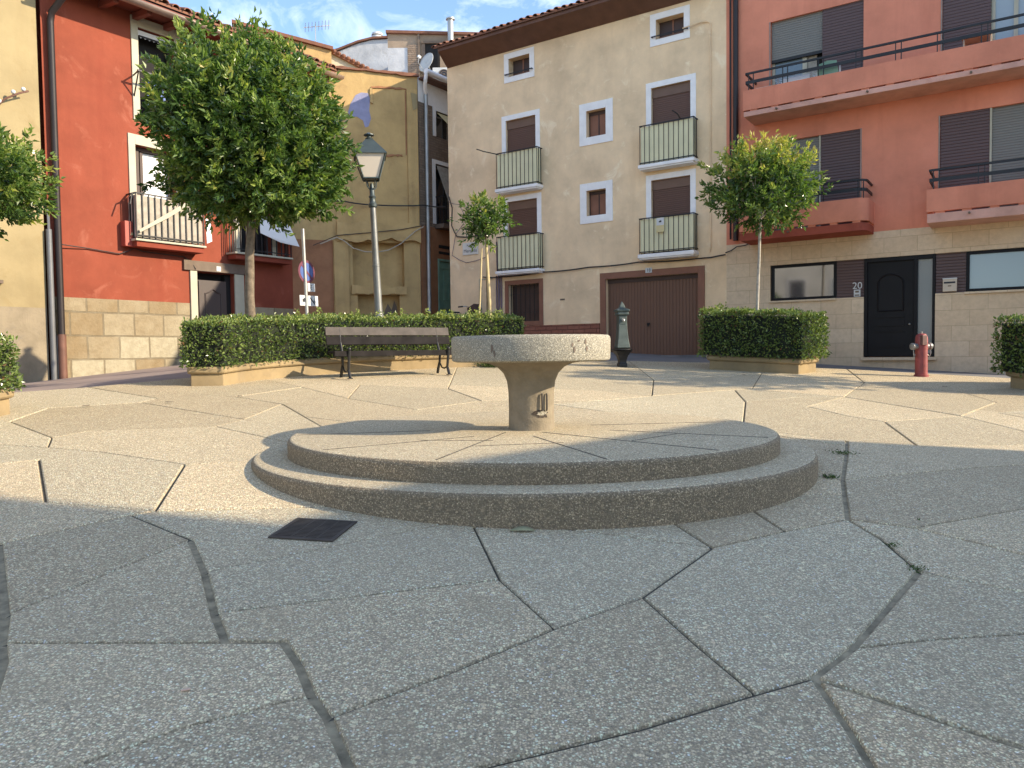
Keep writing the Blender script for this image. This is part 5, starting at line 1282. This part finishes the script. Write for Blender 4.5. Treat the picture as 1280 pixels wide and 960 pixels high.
# ------------------------------------------------------------------ ochre house across the far end, alley house, roofs behind
def ochre_house():
    fr = Frame((-2.77, 23.5), (-.95, -.31), 1, 1.5, 1.6); t = fr.root('ochre_house', 'weathered ochre windowless house with walled up niche and blue patch, behind the lamp', 'house'); P = fr.p; ZT = 9.79
    m = wall(fr, MB(), 0, 7, 1.2, ZT, [(.5,2.05,3.36,4.72), (.66,1.92,1.2,3.14)], .34, [(2.62, 7, 1.2, 4.74, 1)])
    m.add([P(0,0,1.2), P(0,-1,1.2), P(0,-1,ZT), P(0,0,ZT)], [(0,1,2,3)]); m.add([P(0,0,ZT), P(7,0,ZT), P(7,-5,ZT+.9), P(.3,-5,ZT+.9)], [(0,1,2,3)]); m.add([P(.01,-.33,1.2), P(6.9,-.33,1.2), P(6.9,-.33,ZT-.05), P(.01,-.33,ZT-.05)], [(0,1,2,3)])
    m.build('wall', ['ochre', 'ochredark'], t)
    def lumpy(name, mat, u0, u1, z0f, z1f, d0, d1, n=14, lb=None):
        mb = MB(); vs = []
        for k in range(n+1):
            u = u0+(u1-u0)*k/n; a, b = z0f(u)+random.uniform(-.03, .03), z1f(u)+random.uniform(-.02, .02); d = d1*random.uniform(.85, 1.1); vs += [P(u,d0,a), P(u,d,a), P(u,d*.9,b), P(u,d0,b)]
        mb.add(vs, [(4*k+q, 4*k+(q+1) % 4, 4*k+4+(q+1) % 4, 4*k+4+q) for k in range(n) for q in range(4)]+[(3,2,1,0), (4*n,4*n+1,4*n+2,4*n+3)]); return mb.build(name, mat, t, False, 0, lb)
    lumpy('broken_ledge', 'ochre', -.0, 2.5, lambda u: 4.74+.04*math.sin(u*2)+.05*math.sin(9*u), lambda u: 5.28+.05*math.sin(u*5), 0, .17)
    lumpy('niche_sill', 'ochre', .45, 2.1, lambda u: 3.16, lambda u: 3.37+.04*math.sin(4*u), -.3, .10)
    lumpy('pilaster', 'ochre', 2.18, 2.60, lambda u: 1.2, lambda u: 4.74, 0, .11, 3)
    lumpy('pilaster', 'ochre', .02, .34, lambda u: 5.2, lambda u: 9.36, 0, .07, 3); lumpy('pilaster', 'ochre', 1.36, 1.44, lambda u: 8.85, lambda u: 9.28, 0, .05, 2)
    lumpy('pilaster', 'ochre', 2.06, 2.5, lambda u: 5.2, lambda u: 7.6, 0, .04, 3)
    lumpy('render_seam', 'ochredark', .34, 1.40, lambda u: 9.33+.02*math.sin(3*u), lambda u: 9.375+.02*math.sin(3*u), 0, .03, 10); lumpy('render_seam', 'ochredark', .50, 1.22, lambda u: 7.24+.10*math.sin(2.5*u), lambda u: 7.29+.10*math.sin(2.5*u), 0, .035, 10)
    lumpy('render_seam', 'ochredark', .36, .39, lambda u: 7.4, lambda u: 9.3, 0, .02, 2); lumpy('coping', 'tile', -.05, 7, lambda u: ZT-.02, lambda u: ZT+.05, -.3, .08, 40)
    b = MB(); b.plate([P(u, .002, z) for u, z in ((2.10,8.52), (2.02,8.78), (1.86,9.05), (1.70,9.14), (1.50,9.14), (1.44,9.0), (1.47,8.62), (1.42,8.40), (1.50,8.16), (1.60,8.12), (1.66,8.32), (1.84,8.42), (2.0,8.40))], P(1.5, .006, 1.6)); b.build('limewash_patch', 'blue', t)
    b = MB(); b.plate([P(u, .075, z) for u, z in ((.22,9.25), (.03,9.22), (.02,8.80), (.16,8.72))], P(1.5, .006, 1.6)); b.build('old_paint', 'yellow', t)  # spot of sunlight on the wall, painted as a yellow patch
    b = MB(); b.plate([P(u, -.30, z) for u, z in ((.7,2.5), (1.3,2.45), (1.35,2.75), (1.22,2.85), (1.1,2.62), (.98,2.9), (.86,2.7), (.78,3.0), (.7,2.8))], P(1.5, .004, 1.6)); b.build('damp_stain', 'lintel', t)
    # raised back wall with the tiled verge above
    m = MB(); m.plate([P(2.45, -1.0, 9.7), P(5.2, -1.0, 9.7), P(5.2, -1.0, 11.1), P(2.45, -1.0, 10.66)], P(1.5, -.3, 1.6)); m.build('raised_wall', 'ochre', t)
    m = MB(); m.plate([P(2.40, -.9, 10.66), P(5.3, -.9, 11.12), P(5.3, -.9, 11.22), P(2.40, -.9, 10.76)], P(1.5, -.5, 1.6)); m.build('raised_roof', 'tile', t)
    m = MB(); m.plate([P(.9, -1.3, 9.8), P(2.5, -1.3, 9.8), P(2.5, -1.3, 10.72), P(.9, -1.3, 10.08)], P(1.5, -.25, 1.6)); m.build('gable_wall', 'cream', t)
    m = MB()
    for k in range(12): u = 2.5-k*.145; z = 10.80-k*.060; m.sphere(P(u, -1.22, z), .085, 6, .75)
    m.bar(P(2.55, -1.35, 10.78), P(.85, -1.35, 10.07), .3, .09); m.build('verge_tiles', 'tile', t)
    a = MB(); a.bar(P(2.9, -1.1, 10.6), P(2.9, -1.1, 11.45), .025); a.bar(P(3.25, -1.1, 11.30), P(2.45, -1.2, 11.50), .018)
    for k in range(8): u = 3.2-k*.1; z = 11.31+k*.024; a.bar(P(u, -1.0, z+.1), P(u, -1.2, z-.1), .012)
    a.build('antenna', 'zinc', t)
    return fr
OF = ochre_house()
wire('wall_cable', 'dark cable stretched across the ochre house behind the lamp post', [OF.w(*p) for p in [(3.2,.12,5.92), (2.27,.2,5.86), (1.4,.2,5.80), (-.1,.2,5.86), (-.8,.1,5.86)]], .022, 'cable', .02, 'cables strung on the houses')
wire('wall_cable', 'pale cable hanging in a loop across the niche of the ochre house', [OF.w(*p) for p in [(2.99,.14,4.60), (2.52,.2,4.80), (2.3,.2,4.70), (2.06,.22,4.50), (1.7,.22,4.40), (1.35,.22,4.40), (1.0,.22,4.47), (.62,.2,4.68), (.2,.2,5.05), (-.08,.15,5.22)]], .016, 'palecable', .0, 'cables strung on the houses')
wire('wall_cable', 'dark cable rising along the broken ledge of the ochre house', [OF.w(*p) for p in [(3.2,.14,4.55), (2.5,.2,4.86), (1.5,.2,4.98), (.6,.2,5.1), (-.08,.16,5.26)]], .012, 'cable', .0, 'cables strung on the houses')

def alley_house():
    fr = Frame((-2.77, 23.5), (.59, .81), -1, 2., 1.6); t = fr.root('alley_house', 'narrow house side in the alley with white top band, bare brick and green door', 'house'); P = fr.p
    H = [(.85,1.62,1.2,4.28), (.74,1.5,5.42,7.30), (.80,1.5,8.15,8.95)]
    m = wall(fr, MB(), .02, 6, 1.2, 9.8, H, .2, [(.02, 6, 9.05, 9.8, 0), (.02, 6, 5.3, 9.05, 1), (.02, 6, 1.2, 5.3, 2)])
    m.add([P(.02,0,9.8), P(6,0,9.8), P(6,-4,10.6), P(.02,-4,10.6)], [(0,1,2,3)]); m.add([P(.02,-.4,1.2), P(6,-.4,1.2), P(6,-.4,9.8), P(.02,-.4,9.8)], [(0,1,2,3)]); m.add([P(6,0,1.2), P(6,-4,1.2), P(6,-4,9.8), P(6,0,9.8)], [(0,1,2,3)])
    m.build('wall', ['white', 'brick', 'ochredark'], t)
    g = MB(); g.tube([P(.0,.36,9.86), P(6,.36,9.80)], .09, 10); g.tube([P(.02,.36,9.84), P(.0,.34,9.62), P(.12,.2,9.42), P(.27,.10,9.3)], .055, 8); g.build('gutter', 'white', t, True)
    s = MB(); fr.box(s, .05, 6, 0, .34, 9.70, 9.76); s.build('eave', 'brownwood', t)
    q = MB(); q.tube([P(.27,.10,9.32), P(.27,.10,2.6)], .06, 10); q.build('downpipe', 'zinc', t, True)
    for (a, b, c, d) in H[1:]:
        f = MB(); fr.box(f, a-.13, a, 0, .03, c, d+.12); fr.box(f, a, b, 0, .03, d, d+.12); fr.box(f, b, b+.12, 0, .03, c, d+.12); w = f.build('window', 'white', t); s = MB(); fr.box(s, a, b, -.18, -.16, c, d); s.build('pane', 'glass', w)
        s = MB(); s.plate([P(a+.05, .02, d-.05), P(b, .02, d-.05), P(b, .50, c+(d-c)*.35), P(a+.05, .50, c+(d-c)*.35)], P(2., .012, 1.6)); s.build('awning', 'oldcanvas' if d < 8 else 'noticey', w)
    s = MB(); fr.box(s, .70, 1.65, 0, .36, 5.27, 5.40); b = s.build('balcony', 'lintel', t); r = MB()
    for k in range(8): r.bar(P(.72+.13*k, .34, 5.4), P(.72+.13*k, .34, 6.25), .016)
    for d in (.1, .22): r.bar(P(.72, d, 5.4), P(.72, d, 6.25), .016)
    r.bar(P(.72, .34, 6.25), P(1.65, .34, 6.25), .025); r.bar(P(.72, 0, 6.25), P(.72, .34, 6.25), .025); r.build('railing', 'blackmetal', b)
    f = MB(); fr.box(f, .80, .86, 0, .03, 1.2, 4.34); fr.box(f, .86, 1.62, 0, .03, 4.28, 4.34); d = f.build('door', 'greendoor', t); s = MB(); fr.box(s, .86, 1.62, -.10, -.06, 1.2, 4.28); s.build('door_leaf', 'greendoor', d); s = MB()
    for a, b in ((.90, 1.06), (1.12, 1.28), (1.34, 1.56)): fr.box(s, a, b, -.06, -.04, 3.05, 3.95); fr.box(s, a, b, -.06, -.04, 1.4, 2.7)
    fr.box(s, .88, 1.6, -.06, -.03, 4.05, 4.22); fr.box(s, .88, 1.6, -.06, -.03, 2.78, 2.95); s.build('panel', 'greendoor', d)
    s = MB(); fr.box(s, .86, 1.7, -.01, .02, 4.5, 4.58); fr.box(s, .86, 1.7, -.01, .02, 4.68, 4.78); s.build('vent', 'darkvoid', t)
alley_house()

def back_house(name, label, poly, y, dep, mat):
    x = sum(p[0] for p in poly)/len(poly); t = root(name, label, 'house', (x, y, 1.6)); MB().plate([(a-x, 0, b-1.6) for a, b in poly], (0, dep, 0)).build('wall', mat, t); return t, x
t, x0 = back_house('white_house', 'tall whitewashed house wall rising behind the ochre house', [(-9,1.6), (-4.3,1.6), (-4.3,14.40), (-5.6,14.34), (-6.2,14.2), (-7.0,13.9), (-9,13.3)], 32, 6, 'greywhite')
m = MB(); m.plate([(-9.1-x0, -.1, 11.72), (-7.0-x0, -.1, 12.32), (-6.2-x0, -.1, 12.62), (-5.6-x0, -.1, 12.76), (-4.3-x0, -.1, 12.82), (-4.3-x0, -.1, 12.90), (-5.6-x0, -.1, 12.84), (-6.2-x0, -.1, 12.70), (-7.0-x0, -.1, 12.40), (-9.1-x0, -.1, 11.80)], (0, 6, 0)); m.build('roof', 'tile', t)
m = MB(); m.lathe([(.13, 12.6), (.13, 12.85), (.22, 12.87), (.22, 12.92), (.13, 12.93), (.13, 12.97), (.24, 12.99), (.24, 13.05), (.14, 13.06), (.14, 13.1), (.24, 13.12), (.22, 13.2), (.02, 13.22)], 14, (-5.5-x0, .6, .05)); m.build('chimney', 'signwhite', t, True)
m = MB(); m.bar((-7.2-x0, -.03, 10.0), (-7.2-x0, -.03, 11.5), .12); m.bar((-6.9-x0, -.02, 10.6), (-6.0-x0, -.02, 10.65), .1); m.build('old_pipe', 'signwhite', t)
t, x0 = back_house('back_house', 'old brown house with dish and steel flue above the roofs behind the alley', [(-4.5,1.6), (2.5,1.6), (2.5,13.1), (-4.5,13.34)], 29, 5, 'backtan')
m = MB(); m.plate([(-4.55-x0, -.12, 11.74), (2.6-x0, -.12, 11.50), (2.6-x0, -.12, 11.58), (-4.55-x0, -.12, 11.84)], (0, 5.2, 0)); m.build('roof', 'tile', t)
m = MB(); m.box(-4.5-x0, -3.35-x0, -.05, -.003, 9.0, 11.2); m.build('white_patch', 'greywhite', t); m = MB(); m.box(-3.75-x0, -3.36-x0, -.08, -.052, 8.6, 11.3); m.build('bare_brick', 'brick', t); m = MB(); m.box(-3.36-x0, -3.30-x0, -.1, -.01, 8.6, 11.74); m.build('corner_pipe', 'lintel', t)
m = MB(); m.box(-3.1-x0, -2.55-x0, -.012, -.004, 10.2, 11.35); w = m.build('window', 'darkvoid', t); m = MB(); m.box(-3.22-x0, -2.45-x0, -.10, -.014, 11.35, 11.43); m.box(-3.22-x0, -3.1-x0, -.06, -.014, 10.2, 11.35); m.build('frame', 'lintel', w)
m = MB(); m.tube([(-2.12-x0, -.25, 9.2), (-2.12-x0, -.25, 12.10)], .11, 12); m.lathe([(.11, 12.10), (.17, 12.12), (.17, 12.17), (.05, 12.2)], 12, (-2.12-x0, -.25, 0)); m.build('flue', 'zinc', t, True)
def dish():
    t = root('satellite_dish', 'grey oval satellite dish on the brown house wall beside the steel flue', 'satellite dish', (-3.0, 28.72, 12.14)); ax = Vector((-.62, -.72, .32)).normalized(); x = ax.cross(Vector((0, 0, 1))).normalized(); y = x.cross(ax)
    m = MB(); vs = []; n = 20
    for i in range(6):
        r = .36*i/5
        for k in range(n): a = 2*math.pi*k/n; vs.append(x*r*math.cos(a)+y*r*1.08*math.sin(a)+ax*(r*r*.45))
    m.add(vs, [(i*n+k, i*n+(k+1) % n, (i+1)*n+(k+1) % n, (i+1)*n+k) for i in range(5) for k in range(n)]); o = m.build('reflector', 'dish', t, True); md = o.modifiers.new('thick', 'SOLIDIFY'); md.thickness = .012
    m = MB(); m.tube([y*-.37+ax*.05, y*-.25+ax*.40, y*-.02+ax*.42], .014, 6); m.tube([ax*-.02, Vector((.1, .25, -.2)), Vector((.1, .28, -.5))], .022, 6); m.build('arm', 'zinc', t); m = MB(); m.obox(y*-.02+ax*.42, x, y, ax, .04, .04, .06); m.build('receiver', 'signwhite', t)
    t = root('air_conditioner', 'white air conditioner box with round fan on the brown house wall', 'air conditioner', (-2.43, 28.8, 11.62)); m = MB(); m.box(-.36, .36, -.32, 0, -.27, .27); m.build('case', 'dish', t, False, .02); m = MB(); m.torus((.06, -.325, 0), .19, .015, (0, 1, 0)); m.torus((.06, -.325, 0), .12, .012, (0, 1, 0)); m.lathe([(.05, 0), (.05, .02)], 10, (.06, -.33, 0)); m.build('fan_guard', 'lintel', t); m = MB(); m.plate([(.06+.2*math.cos(2*math.pi*k/20), -.323, .2*math.sin(2*math.pi*k/20)) for k in range(20)], (0, .002, 0)); m.build('fan_opening', 'ink', t)
    m = MB(); m.bar((-.34, -.3, -.29), (-.34, .2, -.29), .03); m.bar((.34, -.3, -.29), (.34, .2, -.29), .03); m.build('bracket', 'zinc', t)
dish()

# ------------------------------------------------------------------ houses on the viewer's side: their shadow lies on the square, their fronts show in the panes
def near_house(name, label, foot, h, mat, front, nwin, floors):
    cx = sum(p[0] for p in foot)/len(foot); cy = sum(p[1] for p in foot)/len(foot); t = root(name, label, 'house', (cx, cy, gz(cx, cy))); z0 = gz(cx, cy)
    Lp = [(x-cx, y-cy) for x, y in foot]; MB().prism(Lp, -1.2, h-z0).build('wall', mat, t); MB().prism(offpoly(Lp, .02), h-z0-.15, h-z0+.01).build('roof', 'tile', t)
    a, b = Vector(Lp[front]), Vector(Lp[(front+1) % len(Lp)]); d = (b-a); ln = d.length; d.normalize(); n = Vector((d.y, -d.x))
    for k in range(nwin):
        for f in range(floors):
            c = a+d*(ln*(k+.5)/nwin); z = 1.8+2.9*f; D3 = Vector((d.x, d.y, 0)); N3 = Vector((n.x, n.y, 0)); C = Vector((c.x, c.y, z))
            w = MB().obox(C+N3*.03, D3, N3, Vector((0, 0, 1)), .56, .028, .86).build('window', 'white', t); MB().obox(C+N3*.062, D3, N3, Vector((0, 0, 1)), .45, .006, .75).build('pane', 'glass', w)
    return t
near_house('corner_house', 'tall pale house on the near right, out of view, shading the foreground', [(12.6,-14), (20,-14), (20,-.9), (12.6,.95)], 9.9, 'pale', 3, 5, 3)
near_house('low_house', 'lower pale house on the near right, out of view, shading the fountain steps', [(11.65,1.33), (12.0,.2), (20,-1.4), (19.4,3.2), (14.6,4.47)], 6.85, 'cream', 3, 1, 2)
near_house('white_terrace', 'pale terrace behind the viewer on the left, out of view, mirrored in the panes', [(-11,-10.5), (-22,2.5), (-26,-1), (-15,-14)], 8.2, 'pale', 0, 7, 3)

def bicycle():
    x, y, _ = TF.w(11.05, .42, 0); t = root('bicycle', 'old bicycle leaning at the tan house corner, handlebar showing above the hedge', 'bicycle', (x, y, gz(x, y)), TF.rz+math.pi)
    for wx, nm in ((-.52, 'wheel'), (.52, 'wheel')):
        w = MB().torus((wx, 0, .34), .32, .020, (0, 1, 0)); w = w.build(nm, 'rubber', t, True); s = MB()
        for k in range(14): a = 2*math.pi*k/14; s.bar((wx, 0, .34), (wx+.31*math.cos(a), 0, .34+.31*math.sin(a)), .004)
        s.torus((wx, 0, .34), .30, .010, (0, 1, 0)); s.build('rim', 'zinc', w)
    f = MB()
    for a, b in (((-.52, 0, .34), (-.12, 0, .30)), ((-.52, 0, .34), (-.22, 0, .78)), ((-.12, 0, .30), (-.26, 0, .86)), ((-.12, 0, .30), (.34, 0, .72)), ((-.22, 0, .80), (.32, 0, .82)), ((.52, 0, .34), (.36, 0, .70)), ((.36, 0, .68), (.31, 0, .98))): f.tube([a, b], .018, 8)
    f.build('frame', 'hydrantdark', t, True); MB().tube([(.31, 0, .96), (.30, 0, 1.02), (.30, -.26, 1.06), (.20, -.32, 1.05)], .014, 8).tube([(.30, 0, 1.02), (.30, .22, 1.06), (.20, .28, 1.05)], .014, 8).build('handlebar', 'zinc', t, True)
    MB().tube([(.24, -.31, 1.055), (.10, -.34, 1.045)], .02, 8).tube([(.24, .27, 1.055), (.10, .30, 1.045)], .02, 8).build('grip', 'rubber', t, True)
    s = MB(); s.plate([(-.40, -.08, .90), (-.40, .08, .90), (-.26, .05, .90), (-.12, .02, .89), (-.12, -.02, .89), (-.26, -.05, .90)], (0, 0, .045)); s.build('saddle', 'rubber', t, False, .01)
    b = MB(); b.obox((.42, -.02, .98), (1, 0, .5), (0, 1, 0), (-.5, 0, 1), .13, .14, .09); b.build('basket', 'wooddoor', t, False, .02)
bicycle()

# ------------------------------------------------------------------ sky, sun, camera
w = bpy.data.worlds.new('World'); SC.world = w; w.use_nodes = True
nt = w.node_tree; N = nt.nodes; LK = nt.links; bg = N['Background']
sky = N.new('ShaderNodeTexSky'); sky.sky_type = 'NISHITA'; sky.sun_disc = False
sky.sun_elevation = rad(SUN_EL); sky.sun_rotation = rad(90+SUN_AZ); sky.air_density = 1.0; sky.dust_density = .6; sky.ozone_density = 2.0; sky.altitude = 600
tc = N.new('ShaderNodeTexCoord'); mp = N.new('ShaderNodeMapping'); mp.inputs['Scale'].default_value = (1.0, 1.0, 1.7); LK.new(tc.outputs['Generated'], mp.inputs['Vector'])
def wn(scale, det, rough, dist):
    n = N.new('ShaderNodeTexNoise'); n.inputs['Scale'].default_value = scale; n.inputs['Detail'].default_value = det; n.inputs['Roughness'].default_value = rough; n.inputs['Distortion'].default_value = dist
    LK.new(mp.outputs['Vector'], n.inputs['Vector']); return n.outputs['Fac']
cr = N.new('ShaderNodeValToRGB'); e = cr.color_ramp.elements; e[0].position = .47; e[0].color = (0, 0, 0, 1); e[1].position = .74; e[1].color = (1, 1, 1, 1)
LK.new(wn(8.0, 9, .62, .7), cr.inputs['Fac'])
mul = N.new('ShaderNodeMath'); mul.operation = 'MULTIPLY'; mul.inputs[1].default_value = .5; LK.new(cr.outputs['Color'], mul.inputs[0])
mx = N.new('ShaderNodeMix'); mx.data_type = 'RGBA'; LK.new(mul.outputs[0], mx.inputs['Factor']); LK.new(sky.outputs['Color'], mx.inputs['A']); mx.inputs['B'].default_value = (6.2, 6.4, 6.8, 1)
LK.new(mx.outputs['Result'], bg.inputs['Color']); bg.inputs['Strength'].default_value = .13
sd = bpy.data.lights.new('sun', 'SUN'); sd.energy = 3.0; sd.angle = rad(.55); sd.color = (1.0, .85, .63)
so = bpy.data.objects.new('sun', sd); COL.objects.link(so); so.rotation_euler = SUN_DIR.to_track_quat('Z', 'Y').to_euler(); so.location = SUN_DIR*60

cam = bpy.data.cameras.new('camera'); co = bpy.data.objects.new('camera', cam); COL.objects.link(co)
cam.sensor_width = 36; cam.lens = 36*950/1280; cam.clip_start = .05; cam.clip_end = 2000
p, r = rad(2.35), rad(.72)
fw = Vector((0, math.cos(p), -math.sin(p))); u0 = Vector((0, math.sin(p), math.cos(p))); x0 = Vector((1, 0, 0))
X = x0*math.cos(r)-u0*math.sin(r); Y = u0*math.cos(r)+x0*math.sin(r)
co.matrix_world = Matrix(((X.x, Y.x, -fw.x, EYE[0]), (X.y, Y.y, -fw.y, EYE[1]), (X.z, Y.z, -fw.z, EYE[2]), (0, 0, 0, 1)))
SC.camera = co
SC.view_settings.view_transform = 'Standard'; SC.view_settings.look = 'None'; SC.view_settings.gamma = 1.0; SC.view_settings.exposure = 1.5; SC.view_settings.use_curve_mapping = False
SC.render.engine = 'CYCLES'; SC.cycles.use_denoising = True; SC.cycles.max_bounces = 7; SC.cycles.diffuse_bounces = 4; SC.cycles.glossy_bounces = 3; SC.cycles.transmission_bounces = 4
SC.cycles.sample_clamp_indirect = 6.0; SC.cycles.caustics_reflective = False; SC.cycles.caustics_refractive = False
